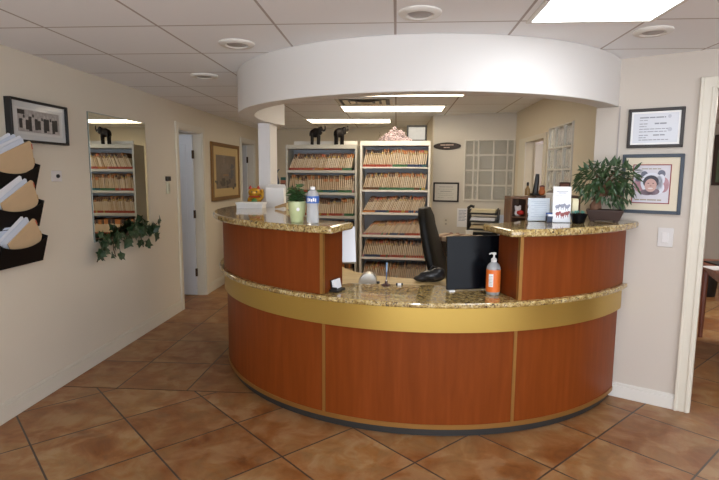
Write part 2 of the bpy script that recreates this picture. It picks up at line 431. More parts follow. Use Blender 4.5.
# the room beyond the doorway
b = MB(); b.box(2.35, 7, 8.2, 8.3, 0, HC); b.box(6.9, 7, -3, 8.3, 0, HC)
b.build('wall_next_room', WALLR, kind='structure')
MB().box(2.45, 6.9, 8.185, 8.2, 0, .12).build('baseboard_next_room', TRIM, kind='structure')

# soffit ring and post
MB().arc((.205, 4.468), 1.365, 1.494, -112, 58.2, 1.986, HC, 96).build('soffit', SOFF, bevel=.004, kind='structure', smooth=True)
MB().box(-1.262, -1.152, 4.76, 5.04, 0, 1.988).build('post', mat('post_paint', 'dcd8d6', .6, noise=.015), bevel=.003, kind='structure')

# glass block windows
GB = mat('glass_block', 'e4e6e2', .08, noise=.04, scale=26, bump=.9, trans=.85, coat=.2, ior=1.35)
def glass_block(n, loc, rz, w, h, cols, rows):
    o = thing('window_%d' % n, None, None, loc, rz, kind='structure')
    xs = [0]
    for c in cols: xs.append(xs[-1] + c)
    k = w / xs[-1]; xs = [x * k for x in xs]
    zs = [h * j / rows for j in range(rows + 1)]
    fr = MB()
    for x in xs: fr.box(x - .006, x + .006, -.010, .07, -.008, h + .008)
    for z in zs: fr.box(-.008, w + .008, -.009, .07, z - .005, z + .005)
    fr.build('mortar_grid', mat('grout_white', 'e2ddd2', .6, noise=.02), o)
    for i in range(len(cols)):
        for j in range(rows):
            x0, x1, z0, z1 = xs[i] + .008, xs[i + 1] - .008, zs[j] + .008, zs[j + 1] - .008
            g = MB(); g.box(x0, x1, 0, .06, z0, z1); g.build('glass_block', GB, o, bevel=.022)
p = CW0 + CWD * .43
glass_block(1, (p.x + CWD.y * .012, p.y - CWD.x * .012, 1.215), CWZ, .60, .755, (.62, .34, 1.05, .95, .45), 4)
MB().box(-.05, .70, .085, .10, .40, .82).build('shade_behind', mat('window_shade', '9a8d82', .7, noise=.3, scale=9), bpy.data.objects['window_1'])  # added dark sheet, makes the upper blocks look dim
MB().box(-.05, .70, .085, .10, -.06, .40).build('frosted_backing', mat('frosted_white', 'f0efeb', .7, noise=.12, scale=9, emit=.45), bpy.data.objects['window_1'])  # added glowing sheet, stands in for brightness behind the lower blocks
glass_block(2, (XI - .0, 5.20, 1.39), -90, .68, .585, (1, 1.2, 1.1), 3)

# ------------------------------------------------------------------ ceiling fixtures
def troffer(loc, wx, wy, strength, col, label, group):
    o = thing('ceiling_light', label, 'ceiling light', loc, 0, group)
    b = MB(); e = .022
    for q in ((-wx / 2, wx / 2, -wy / 2, -wy / 2 + e), (-wx / 2, wx / 2, wy / 2 - e, wy / 2), (-wx / 2, -wx / 2 + e, -wy / 2 + e, wy / 2 - e), (wx / 2 - e, wx / 2, -wy / 2 + e, wy / 2 - e)):
        b.box(*q, -.010, 0)
    b.build('frame', TRIMW, o)
    m = mat('diffuser_%s_%g' % (col, strength), col, .4, noise=0, emit=strength)
    MB().box(-wx / 2 + e, wx / 2 - e, -wy / 2 + e, wy / 2 - e, -.006, -.001).build('diffuser', m, o)
G = 'fluorescent ceiling panels'
troffer((.941, 2.165, HC), .61, 1.235, FRONT_PANEL, 'f2f8ff', 'large white ceiling light panel in front of the curved soffit', G)
troffer((.05, 4.95, HC), 1.20, .58, BACK_PANEL, 'fff0d6', 'ceiling light panel nearest behind the soffit edge, mostly hidden by it', G)
troffer((-.055, 6.20, HC), 1.20, .56, BACK_PANEL, 'fff0d6', 'middle ceiling light panel over the reception, just beyond the air vent', G)
troffer((-.68, 7.58, HC), 1.20, .56, BACK_PANEL, 'fff0d4', 'farthest ceiling light panel, above the two elephant figures', G)

def downlight(x, y, r, label):
    o = thing('recessed_downlight', label, 'ceiling light', (x, y, HC), 0, 'round recessed ceiling lights')
    MB().lathe([(r, 0), (r, -.006), (r * .92, -.014), (r * .66, -.016), (r * .60, -.010), (r * .58, 0)], n=32, cap=False).build('trim_ring', TRIMW, o, smooth=True)
    MB().lathe([(r * .60, -.002), (r * .5, -.012), (r * .25, -.016), (.002, -.017)], n=24, cap=False).build('lamp_face', mat('lamp_off', '9a928c', .35, noise=.1), o, smooth=True)
downlight(-.95, 3.14, .105, 'round recessed ceiling light just left of the soffit, second from the camera')
downlight(-1.515, 4.13, .105, 'round recessed ceiling light farthest down the left hall, near the door')
downlight(.10, 2.60, .103, 'round recessed ceiling light over the counter centre at the top edge')
downlight(1.34, 2.975, .098, 'round recessed ceiling light right of the bright panel, above the framed certificate')

o = thing('ceiling_vent', 'square louvred ceiling air vent behind the soffit above the file cabinets', 'vent', (-.34, 5.62, HC))
b = MB()
for q in ((-.29, .29, -.29, -.26), (-.29, .29, .26, .29), (-.29, -.26, -.26, .26), (.26, .29, -.26, .26)): b.box(*q, -.014, 0)
b.build('frame', TRIMW, o, bevel=.003)
MB().box(-.26, .26, -.26, .26, -.003, -.0005).build('dark_back', BLACKP, o)
for k in range(3):
    e = .22 - k * .07; b = MB()
    for sx in (-1, 1):
        b.add([(sx * e, -e, -.02), (sx * e, e, -.02), (sx * (e - .045), e - .045, -.004), (sx * (e - .045), -e + .045, -.004)], [(0, 1, 2, 3)])
        b.add([(-e, sx * e, -.02), (e, sx * e, -.02), (e - .045, sx * (e - .045), -.004), (-e + .045, sx * (e - .045), -.004)], [(0, 1, 2, 3)])
    b.build('louver', mat('vent_metal', 'cfc6b4', .35, metal=.3), o)

# ------------------------------------------------------------------ the counter
TL, TR = -22.6, 18.1
o = thing('reception_counter', 'large curved cherry wood reception counter with brass band and raised wings', 'counter', (C0[0], C0[1], 0))
TE = 54.3
segs = ((-100, TL - .35), (TL + .35, TR - .35), (TR + .35, TE))
for a0, a1 in segs:
    MB().arc(C0, RP - .07, RP - .022, a0, a1, .078, .645, 40).build('lower_panel', CHERRY, o, world=True, smooth=True)
for t in (TL, TR): MB().arc(C0, RP - .06, RP - .019, t - .36, t + .36, .078, .645, 2).build('brass_strip', BRASSD, o, world=True)
MB().arc(C0, RP - .06, RP - .002, -100, TE, .640, .792, 120).build('brass_band', BRASS, o, world=True, smooth=True)
MB().arc(C0, RP - .10, RP - .045, -100, TE, 0, .056, 100).build('toe_kick', KICK, o, world=True, smooth=True)
MB().arc(C0, RP - .09, RP - .018, -100, TE, .052, .080, 100).build('brass_base_strip', BRASSD, o, world=True, smooth=True)
for a0, a1 in ((-100, TL - .35), (TR + .35, TE)):
    MB().arc(C0, 1.412, RP, a0, a1, .82, 1.192, 60).build('upper_panel', CHERRY, o, world=True, smooth=True)
MB().arc(C0, 1.405, RP + .003, TL - .36, TL + .30, .822, 1.190, 2).build('end_panel', CHERRYD, o, world=True)
MB().arc(C0, 1.405, RP + .003, TR - .30, TR + .36, .822, 1.190, 2).build('end_panel', CHERRYD, o, world=True)
for t, sgn in ((TL, 1), (TR, -1)):
    MB().arc(C0, RP - .02, RP + .006, t - .36, t + .36, .822, 1.190, 2).build('brass_strip', BRASSD, o, world=True)

# lower granite ledge: ledge ring in front, deep flat middle
b = MB()
pts = []
for k in range(81):
    t = -100 + (TE + 99.5) * k / 80; a = R(t); pts.append((C0[0] + (RP + .036) * math.sin(a), C0[1] - (RP + .036) * math.cos(a)))
inner = []
for k in range(81):
    t = TE - .5 - (TE + 99.5) * k / 80; a = R(t); rr = 1.42
    if TL - 2 < t < TR + 2:
        rr = (C0[1] - 3.365) / math.cos(a)
    inner.append((C0[0] + rr * math.sin(a), C0[1] - rr * math.cos(a)))
poly = pts + inner
n = len(pts)
vs = [(x, y, z) for z in (.790, .820) for x, y in poly]
fs = []
N = len(poly)
for k in range(n - 1):
    i, j = k, k + 1; ii, jj = N - 1 - k, N - 2 - k
    fs += [(i, ii, jj, j), (N + i, N + j, N + jj, N + ii), (i, j, N + j, N + i), (jj, ii, N + ii, N + jj)]
fs += [(0, N, 2 * N - 1, N - 1), (n - 1, n, N + n, N + n - 1)]
b.add(vs, fs)
tag(b.build('granite_countertop', GRAN, bevel=.009, seg=3, origin=(C0[0], C0[1] - 1.6, .79)), 'long low speckled granite ledge curving round the counter above the brass band', 'countertop')

def rin(lo_t, hi_t, ra, rb):
    def f(t):
        k = min(1, max(0, (abs(t) - lo_t) / (hi_t - lo_t))); k = k * k * (3 - 2 * k); return ra + (rb - ra) * k
    return f
b = MB().arc(C0, rin(19, 62, 1.40, 1.12), RP + .072, -102, -19.2, 1.192, 1.236, 60)
tag(b.build('granite_countertop', GRAN, bevel=.014, seg=3, origin=(C0[0] - 1, C0[1] - 1, 1.192)), 'raised granite top of the left counter wing carrying the water bottle', 'countertop')
# right wing top ends on the angled wall
f = rin(14, 43, 1.34, 1.15)
vs = []; n = 40; cols = []
for k in range(n + 1):
    t = 14.4 + (54.6 - 14.4) * k / n; a = R(t); cols.append([(C0[0] + rr * math.sin(a), C0[1] - rr * math.cos(a)) for rr in (f(t), RP + .072)])
b = MB(); ol = [c[1] for c in cols] + [c[0] for c in cols[::-1]]
N = len(ol); vs = [(x, y, z) for z in (1.192, 1.236) for x, y in ol]; fs = []
for k in range(n):
    i, j, ii, jj = k, k + 1, N - 1 - k, N - 2 - k
    fs += [(i, ii, jj, j), (N + i, N + j, N + jj, N + ii), (i, j, N + j, N + i), (jj, ii, N + ii, N + jj)]
fs += [(0, N, 2 * N - 1, N - 1), (n, n + 1, N + n + 1, N + n)]
b.add(vs, fs)
tag(b.build('granite_countertop', GRAN, bevel=.014, seg=3, origin=(C0[0] + 1, C0[1] - 1, 1.192)), 'raised granite top of the right counter wing carrying the bonsai', 'countertop')

# inner desk behind the ledge
o = thing('desk', 'pale maple work desk curving round inside the counter', 'desk', (C0[0], C0[1] - .95, 0))
MB().arc(C0, .68, 1.395, -95, 48, .722, .760, 60).build('desk_top', MAPLE, o, world=True, bevel=.004)
for t in (-90, -45, 0, 44):
    MB().arc(C0, .80, 1.36, t - .8, t + .8, 0, .722, 2).build('leg_panel', MAPLE, o, world=True)

# ------------------------------------------------------------------ file shelving and folders
TH = -4.0
CD = Vector((math.cos(R(TH)), math.sin(R(TH)))); CP = Vector((.408, 6.44))
def shelf_unit(s0, s1, ztop, hdr, shelves, m, label):
    w = s1 - s0; p = CP + CD * s0
    o = thing('file_cabinet', label, 'shelving', (p.x, p.y, 0), TH)
    D = .33; e = .024
    MB().box(0, e, 0, D, 0, ztop).build('side_panel', m, o, bevel=.002); MB().box(w - e, w, 0, D, 0, ztop).build('side_panel', m, o, bevel=.002)
    MB().box(e, w - e, D - .012, D, 0, ztop).build('back_panel', STEELIN, o)
    MB().box(e, w - e, .004, D - .012, hdr, ztop).build('top_panel', m, o, bevel=.002)
    for z0, z1 in shelves: MB().box(e, w - e, .002, D - .012, z0, z1).build('shelf', m, o, bevel=.002)
    MB().box(e, w - e, .006, .02, 0, shelves[-1][0]).build('base_panel', m, o)
    return o
RSH = [(1.6065, 1.6252), (1.3188, 1.344), (1.0349, 1.0629), (0.7547, 0.7827), (0.4745, 0.5006), (0.1756, 0.2111)]
LSH = [(1.5486, 1.5813), (1.2702, 1.3039), (0.977, 1.0115), (0.6893, 0.722), (0.4091, 0.4418), (0.1569, 0.1943)]
shelf_unit(-.860, 0, 1.939, 1.8829, RSH, STEELW, 'tall white open file cabinet on the right, topped with pale flowers')
shelf_unit(-1.807, -.901, 1.896, 1.8456, LSH, STEELG, 'grey open file cabinet on the left, topped with two elephant figures')

TABS = [mat('tab_' + n, h, .5, noise=.03) for n, h in (('red', 'c0553a'), ('orange', 'cf8440'), ('yellow', 'cfae55'), ('green', '4f8256'), ('blue', '45547a'), ('teal', '3f7478'), ('brown', '80593a'), ('dark', '41322a'), ('pink', 'c9888a'), ('manila2', 'b99a6c'))]
TI = dict(red=1, orange=2, yellow=3, green=4, blue=5, teal=6, brown=7, dark=8, pink=9, manila2=10)
MANS = [mat('manila_%d' % i, h, .65, noise=.06) for i, h in enumerate(('e2cba8', 'ead6b8', 'd8bd98', 'e8d6bc'))]
PAPERC = mat('paper_cream_edge', 'e9dfcf', .7, noise=.04)
FT = .0172
FM = {}
def folder_mesh(colr, var):
    k = (colr, var)
    if k in FM: return FM[k]
    r = random.Random(hash((TI[colr], var)) & 0xffff)
    h = .212 + r.uniform(-.013, .009); t = FT * r.uniform(.74, .94); d = .24
    b = MB()
    top = r.choice(['brown', 'brown', 'brown', 'orange', 'yellow', 'brown', 'dark', 'orange', 'manila2', 'red'])
    top2 = r.choice(['brown', 'manila2', 'orange', 'yellow', 'manila2', 'manila2'])
    zs = [0, .030, .032, h * .72 + r.uniform(-.012, .012), h * .84, h]
    for x0, x1, dh, dy, body in ((-t / 2, -t * .12, 0, 0, 0), (-t * .12, t * .16, -.016, .004, 11), (t * .16, t / 2, -.006, -.003, 0)):
        cl = [TI[colr], body, body, TI[top2] if body == 0 else 11, TI[top] if body == 0 else 11]
        for z0, z1, c in zip(zs, zs[1:], cl):
            b.cur = c; b.box(x0, x1, dy, d, z0, z1 + (dh if z1 == h else 0))
    me = bpy.data.meshes.new('file_folder'); me.from_pydata([tuple(v) for v in b.v], [], b.f)
    for m in [MANS[var % 4]] + TABS + [PAPERC]: me.materials.append(m)
    for p, i in zip(me.polygons, b.mi): p.material_index = i
    FM[k] = me
    return me
def folder_row(s0, z, n, lean, bands, label, group, x0=.03, x1=.03, width=None):
    """one shelf of leaning folders; bands = [(fraction, colour)]"""
    a = R(lean); h = .21; w = width
    span = w - x0 - x1 - FT * 1.3 - h * math.sin(abs(a) * .72)
    for i in range(n):
        u = i / (n - 1); x = x0 + FT * .6 + span * u + (h * math.sin(-a) if a < 0 else 0)
        colr = next(c for fr, c in bands if u <= fr)
        if rnd.random() < .10: colr = rnd.choice(['yellow', 'orange', 'pink', 'green'])
        o = bpy.data.objects.new('file_folder', folder_mesh(colr, rnd.randrange(4)))
        p = CP + CD * (s0 + x); dep = Vector((-CD.y, CD.x)) * (.012 + rnd.uniform(0, .012)); p = p + dep
        COL.objects.link(o); o.location = (p.x, p.y, z + .0015)
        o.rotation_euler = (0, a * (1.28 - .56 * u) + R(rnd.uniform(-.6, .6)), R(TH))
        tag(o, label, 'file folder', group)
RW, LW = .860, .906
rows = [
 (1, 'R', 1.6252, 9, [(.45, 'red'), (.72, 'green'), (.95, 'blue'), (1, 'teal')], 'top shelf of the right white cabinet'),
 (2, 'R', 1.344, 11, [(.25, 'brown'), (.82, 'green'), (.93, 'brown'), (1, 'yellow')], 'second shelf of the right white cabinet'),
 (3, 'R', 1.0629, 22, [(.2, 'orange'), (.40, 'blue'), (.78, 'red'), (1, 'blue')], 'third shelf of the right white cabinet'),
 (4, 'R', 0.7827, 32, [(.4, 'pink'), (.75, 'blue'), (1, 'red')], 'fourth shelf of the right white cabinet'),
 (5, 'R', 0.5006, 9, [(.3, 'blue'), (.75, 'red'), (1, 'red')], 'fifth shelf of the right white cabinet'),
 (6, 'R', 0.2111, 8, [(.55, 'teal'), (.72, 'red'), (1, 'dark')], 'lowest shelf of the right white cabinet'),
 (1, 'L', 1.5813, 17, [(.40, 'red'), (.55, 'orange'), (.86, 'red'), (1, 'green')], 'top shelf of the left grey cabinet'),
 (2, 'L', 1.3039, 4, [(.30, 'red'), (.52, 'green'), (.78, 'teal'), (1, 'green')], 'second shelf of the left grey cabinet'),
 (3, 'L', 1.0115, 5, [(.85, 'red'), (1, 'green')], 'third shelf of the left grey cabinet'),
]
for k, side, z, lean, bands, where in rows:
    folder_row(-.860 if side == 'R' else -1.807, z, 34, lean, bands, 'manila file folder with coloured end tabs on the ' + where, 'file folders on the ' + where, width=RW if side == 'R' else LW)
# the rest, almost wholly hidden behind the counter
b = MB()
for z, cl in ((0.722, TI['red']), (0.4418, TI['brown']), (0.1943, TI['green'])):
    x = .03
    while x < .86:
        t = rnd.uniform(.010, .017); h = .21 + rnd.uniform(-.015, .008)
        for z0, z1, c in ((0, .036, cl), (.036, h * .7, 0), (h * .7, h, rnd.choice([TI['brown'], TI['dark'], TI['orange']]))):
            b.cur = c; b.box(x, x + t, .012, .24, z + z0, z + z1, Matrix.Translation(((CP + CD * -1.807).x, (CP + CD * -1.807).y, .002)) @ Matrix.Rotation(R(TH), 4, 'Z'))
        x += t + .004
ob = b.build('file_folders', [MANS[0]] + TABS, origin=((CP + CD * -1.35).x, (CP + CD * -1.35).y, .1)); ob['kind'] = 'stuff'
tag(ob, 'rows of manila file folders low in the left grey cabinet behind the counter', 'file folders')

def on_cab(s, d, z):
    p = CP + CD * s + Vector((-CD.y, CD.x)) * d; return (p.x, p.y, z)
tag(MB().box(0, .82, .10, .13, 0, .052).build('white_board', STEELW, bevel=.003), 'long white board lying on the left cabinet behind the elephants', 'board')
bpy.data.objects['white_board'].location = on_cab(-1.74, 0.06, 1.896); bpy.data.objects['white_board'].rotation_euler = (0, 0, R(TH))

def elephant(loc, rz, label, turn):
    o = thing('elephant_figurine', label, 'figurine', loc, rz, 'dark elephant figurines')
    b = MB()
    b.ball((0, 0, .135), (.075, .05, .055)); b.ball((-.05, 0, .125), (.045, .046, .05)); b.ball((.04, 0, .14), (.045, .045, .05))
    hx = .088
    SC = Matrix.Diagonal((.76, .85, 1.10)).to_4x4()
    b.ball((hx, 0, .165), (.04, .034, .042))
    b.tube([(hx + .02, 0, .165), (hx + .045, 0, .150), (hx + .06, 0, .152), (hx + .072, 0, .175), (hx + .070, 0, .205), (hx + .060, 0, .220)], [.022, .018, .014, .012, .009, .007])
    for x, y in ((-.06, -.028), (-.06, .028), (.045, -.03), (.05, .028)):
        b.tube([(x, y, .13), (x + .003, y, .07), (x, y, .02), (x, y, .001)], [.026, .021, .020, .023])
    b.tube([(-.09, 0, .15), (-.105, 0, .12), (-.105, 0, .09)], [.008, .006, .005])
    b.v = [SC @ v for v in b.v]
    b.build('body', mat('ebony', '17100d', .5, noise=.15, spec=.25), o, remesh=.006)
    for s in (-1, 1):
        e = MB(); e.ball((hx - .015, s * .045, .155), (.032, .008, .042)); e.v = [SC @ v for v in e.v]; e.build('ear', mat('ebony', '1f1713'), o, smooth=True)
        e = MB(); e.tube([(hx + .02, s * .018, .145), (hx + .05, s * .020, .138), (hx + .066, s * .020, .150)], [.005, .004, .002], 6); e.v = [SC @ v for v in e.v]; e.build('tusk', mat('ivory', 'd8cfb8', .4), o, smooth=True)
elephant(on_cab(-1.430, .05, 1.896), TH, 'dark carved elephant with raised trunk on the left cabinet, the left one in side view', 0)
elephant(on_cab(-1.130, .06, 1.896), TH + 38, 'dark carved elephant on the left cabinet, the right one turned partly away', 0)

# flowers and framed card on the right cabinet
o = thing('flower_garland', 'heap of pale pink artificial flowers lying on the right white cabinet', 'flowers', on_cab(-.43, .07, 1.939), TH)
b = MB()
for k in range(60):
    x = rnd.gauss(0, .085); x = max(-.2, min(.2, x)); z = .012 + rnd.random() * max(.02, .15 - abs(x) * .75); y = rnd.uniform(-.05, .05)
    a = rnd.uniform(0, 6.3)
    for q in range(5):
        t = a + q * 1.257; b.ball((x + .016 * math.cos(t), y + rnd.uniform(-.006, .006), z + .014 * math.sin(t)), (.010, .005, .010), 6, 4)
b.build('petals', mat('petal_pink', 'b9a5a8', .6, noise=.25), o, smooth=True)
b = MB()
for k in range(14):
    x = rnd.uniform(-.2, .2); b.tube([(x, 0, .004), (x + rnd.uniform(-.03, .03), rnd.uniform(-.03, .03), .05), (x + rnd.uniform(-.05, .05), 0, .10 * rnd.random() + .02)], .002, 5)
b.build('stems', STEM, o)

def frame_set(o, w, h, bd, dep, fm, artfn, mat_col=None, mat_w=0, printm=None):
    """picture frame, local x right, z up, hung with its back on y=0, facing -y; origin at its centre"""
    b = MB(); W, H = w / 2, h / 2
    for (x0, z0), (x1, z1) in (((-W, -H), (W, -H)), ((W, -H), (W, H)), ((W, H), (-W, H)), ((-W, H), (-W, -H))):
        dx = [v * (1 - 2 * bd / w) for v in (x0, x1)]; dz = [v * (1 - 2 * bd / h) for v in (z0, z1)]
        b.panel([(x0, z0), (x1, z1), (dx[1], dz[1]), (dx[0], dz[0])], -dep, 0)
    b.build('frame', fm, o, bevel=min(.003, bd * .2))
    iw, ih = w - 2 * bd, h - 2 * bd
    yy = -dep * .55
    if mat_col is not None:
        mw = mat_w; b = MB(); IW, IH = iw / 2, ih / 2
        for (x0, z0), (x1, z1) in (((-IW, -IH), (IW, -IH)), ((IW, -IH), (IW, IH)), ((IW, IH), (-IW, IH)), ((-IW, IH), (-IW, -IH))):
            dx = [v * (1 - 2 * mw / iw) for v in (x0, x1)]; dz = [v * (1 - 2 * mw / ih) for v in (z0, z1)]
            b.panel([(x0, z0), (x1, z1), (dx[1], dz[1]), (dx[0], dz[0])], yy - .002, yy + .001)
        b.build('picture_mat', mat_col, o); iw -= 2 * mw; ih -= 2 * mw
    b = MB().box(-iw / 2, iw / 2, yy, yy + .002, -ih / 2, ih / 2); pic = b.build('picture', printm or PRINT, o)
    if artfn: artfn(pic, iw, ih, yy - .0005)
    return o

def text_lines(parent, name, rows, m, y):
    b = MB()
    for x0, x1, z, t in rows:
        x = x0
        while x < x1 - .002:
            l = min(rnd.uniform(.008, .022) * max(1, t / .003), x1 - x); b.box(x, x + l, y - .0004, y, z - t / 2, z + t / 2); x += l + .004
    return b.build(name, m, parent)

def cert_art(pic, w, h, y):
    rows = [(-.36 * w, .22 * w, .36 * h, .008), (-.36 * w, -.18 * w, .27 * h, .004)]
    for z, x1 in ((.15, -.18), (.06, -.2), (-.03, .28), (-.12, .25), (-.24, -.15), (-.32, -.2), (-.40, .3)): rows.append((-.36 * w, x1 * w, z * h, .005))
    rows += [(-.02 * w, .24 * w, .15 * h, .009), (-.04 * w, .24 * w, -.24 * h, .008)]
    text_lines(pic, 'printed_text', rows, INK, y)
    b = MB(); b.disc(.30 * w, .38 * h, .04 * w, .06 * h, y); b.disc(.32 * w, -.06 * h, .05 * w, .07 * h, y); b.build('seal', mat('seal_grey', 'b9bcc6', .5), pic)

def on_rwall(x, z, name, label, cat):
    p = wpt(s_at_x(x)) - WN * .001; return thing(name, label, cat, (p.x, p.y, z), RWZ)
sc = 1 / WD.x
o = on_rwall(1.660, 1.838, 'framed_certificate', 'black framed certificate on the right wall above the child portrait', 'framed certificate')
frame_set(o, .318, .250, .020, .022, mat('frame_brown_black', '221815', .45), cert_art, WHITE, .012)

def portrait_art(pic, w, h, y):
    def P(nm, m, shapes, dy):
        b = MB()
        for s in shapes: b.disc(*s, y - dy)
        return b.build(nm, m, pic)
    for k, q in enumerate([(-.30 * w, -.02 * h, .17 * w, .20 * h), (.33 * w, -.02 * h, .15 * w, .20 * h), (-.22 * w, -.16 * h, .14 * w, .12 * h)]):
        P('backdrop', mat('art_pink', 'b0848c', .4, noise=.55, scale=26), [q], .0002 + .00003 * k)
    P('pompoms', mat('art_grey', '6a6c7c', .5, noise=.4, scale=60), [(-.20 * w, .25 * h, .095 * w, .09 * h), (.26 * w, .27 * h, .105 * w, .10 * h), (-.36 * w, .12 * h, .08 * w, .06 * h)], .0004)
    P('white_hood', mat('art_white', 'd6d7e0', .5, noise=.06), [(.01 * w, .03 * h, .30 * w, .27 * h), (.20 * w, -.10 * h, .16 * w, .16 * h), (.26 * w, .12 * h, .10 * w, .14 * h)], .0006)
    P('hair', mat('art_hair', '3a3742', .5, noise=.3, scale=60), [(-.01 * w, .055 * h, .215 * w, .175 * h)], .0008)
    P('scarf', mat('art_scarf', '7c6a74', .5, noise=.5, scale=40), [(-.10 * w, -.22 * h, .19 * w, .08 * h), (.06 * w, -.20 * h, .18 * w, .09 * h)], .0009)
    P('face', mat('art_face', 'c6a096', .5, noise=.10, scale=50), [(-.01 * w, -.035 * h, .165 * w, .175 * h)], .0010)
    P('eyes', mat('art_dark', '3a2c30', .5), [(-.075 * w, .02 * h, .026 * w, .010 * h), (.055 * w, .02 * h, .026 * w, .010 * h)], .0012)
    P('nose', mat('art_nose', 'a07870', .5), [(-.010 * w, -.045 * h, .026 * w, .016 * h)], .0012)
    P('smile', mat('art_smile', 'ddd0cc', .5), [(-.010 * w, -.115 * h, .07 * w, .020 * h)], .0013)
    text_lines(pic, 'printed_text', [(-.28 * w, .24 * w, .40 * h, .006), (-.42 * w, .30 * w, -.42 * h, .008)], mat('art_text', '9b8f7a', .5), y - .0002)
o = on_rwall(1.660, 1.480, 'framed_portrait', 'blue-grey framed portrait of a smiling child, half behind the bonsai', 'framed picture')
frame_set(o, .352, .385, .022, .024, mat('frame_bluegrey', '36404c', .45), portrait_art, mat('mat_cream', 'd8ccb4', .5, noise=.03), .048, mat('art_paper', 'cfcbd2', .3, noise=.08, scale=12, coat=.4))
b = MB(); W, H = (.352 - .14) / 2 + .004, (.385 - .14) / 2 + .004
for q in ((-W, W, -H, -H + .006), (-W, W, H - .006, H), (-W, -W + .006, -H, H), (W - .006, W, -H, H)): b.box(q[0], q[1], -.017, -.0155, q[2], q[3])
b.build('red_inner_mat', mat('mat_red', '8e3436', .5), o)

o = on_rwall(1.748, 1.137, 'light_switch', 'white rocker light switch below the child portrait beside the doorway', 'switch')
MB().box(-.044, .044, -.006, 0, -.062, .062).build('cover_plate', mat('switch_white', 'cfcac6', .35, noise=.01), o, bevel=.003)
MB().box(-.018, .018, -.011, -.006, -.034, .034).build('rocker', mat('switch_white2', 'dad5d2', .3, noise=.01), o, bevel=.002)

p = on_cab(-.175, .14, 1.939)
o = thing('framed_card', 'small black framed card standing behind the pale flowers on the right cabinet', 'framed picture', (p[0], p[1], 1.939 + .099), TH)
frame_set(o, .245, .195, .020, .02, BLACK, None, None, 0, mat('card_print', '8f9296', .3, noise=.1, scale=30))
# ------------------------------------------------------------------ left wall things
def on_left(y, z, name, label, cat): return thing(name, label, cat, (XL + .001, y, z), 90)
def photo_art(pic, w, h, y):
    b = MB(); b.box(-w * .44, w * .44, y - .0004, y, -h * .40, h * .42); b.build('photo_print', mat('photo_grey', 'a29b96', .4, noise=.55, scale=40), pic)
    m = mat('photo_dark', '34302e', .5, noise=.7, scale=70); m2 = mat('photo_light', 'b4ada7', .5, noise=.4, scale=70)
    b, d = MB(), MB(); r = random.Random(4)
    for k in range(13):
        x = w * (-.38 + .062 * k); z = h * r.uniform(.0, .16); q = d if k % 3 == 1 else b; q2 = b if k % 3 == 1 else d
        q.box(x - w * .034, x + w * .030, y - .0008 - .00002 * k, y - .0004, -h * r.uniform(.26, .38), z); q.disc(x, z, w * .033, h * .05, y - .00085 - .00002 * k); q2.disc(x, z + h * .10, w * .018, h * .065, y - .00095 - .00002 * k)
    b.box(-w * .44, -w * .30, y - .0007, y - .0004, h * .24, h * .40)
    b.build('printed_scene', m, pic); d.build('printed_scene', m2, pic)
o = on_left(3.372, 1.855, 'framed_photo', 'black framed black-and-white group photo above the wall pockets', 'framed picture')
frame_set(o, .560, .268, .015, .045, BLACK, photo_art, mat('mat_pale', 'c9c9c7', .25, noise=.02, coat=.4), .034, mat('photo_paper', 'c8c6c2', .3, coat=.4))

o = on_left(3.545, 1.505, 'wall_jack_plate', 'small white wall plate with a dark round centre under the framed photo', 'wall plate')
MB().box(-.055, .055, -.006, 0, -.038, .038).build('cover_plate', mat('switch_white2', 'dad5d2'), o, bevel=.003)
MB().lathe([(.013, 0), (.013, .010), (.009, .014)], n=16, M=Matrix.Translation((.004, -.006, 0)) @ Matrix.Rotation(R(90), 4, 'X')).build('dark_jack', BLACKP, o, smooth=True)

o = on_left(5.335, 1.40, 'thermostat', 'white wall thermostat with dark display between mirror and door', 'thermostat')
MB().box(-.028, .030, -.020, 0, -.085, .035).build('body', mat('thermo_white', 'c9c6ac', .4), o, bevel=.004)
MB().box(-.042, .042, -.026, 0, .050, .098).build('display', mat('thermo_dark', '2a211a', .3), o, bevel=.004)
MB().box(-.018, .020, -.023, -.020, -.06, .02).build('button_panel', mat('thermo_grey', 'b1ae98', .4), o, bevel=.001)

o = on_left(4.42, 1.49, 'wall_mirror', 'frameless rectangular wall mirror reflecting the file shelves', 'mirror')
MB().box(-.465, .465, -.007, 0, -.51, .51).build('backing', mat('mirror_edge', '6d756c', .3), o)
MB().box(-.460, .460, -.009, -.007, -.505, .505).build('mirror_glass', MIRROR, o)

def leaf_poly(kind):
    if kind == 'ivy':
        return [(0, 0), (.16, -.10), (.42, -.02), (.34, .22), (.62, .42), (.34, .52), (.20, .72), (0, 1.0), (-.20, .72), (-.34, .52), (-.62, .42), (-.34, .22), (-.42, -.02), (-.16, -.10)]
    return [(0, 0), (.08, .12), (.14, .35), (.13, .58), (.06, .82), (0, 1.0), (-.06, .82), (-.13, .58), (-.14, .35), (-.08, .12)]
def add_leaf(b, pos, direction, normal, size, kind):
    d = Vector(direction).normalized(); nrm = Vector(normal); nrm = (nrm - d * nrm.dot(d)).normalized(); x = d.cross(nrm)
    pl = leaf_poly(kind); vs = []
    for px, py in pl:
        droop = -.16 * py * py + .22 * abs(px)
        vs.append(Vector(pos) + (x * px + d * py + nrm * droop) * size)
    c = len(vs); vs.append(Vector(pos) + (d * .42 - nrm * .03) * size)
    b.add(vs, [(i, (i + 1) % c, c) for i in range(c)])

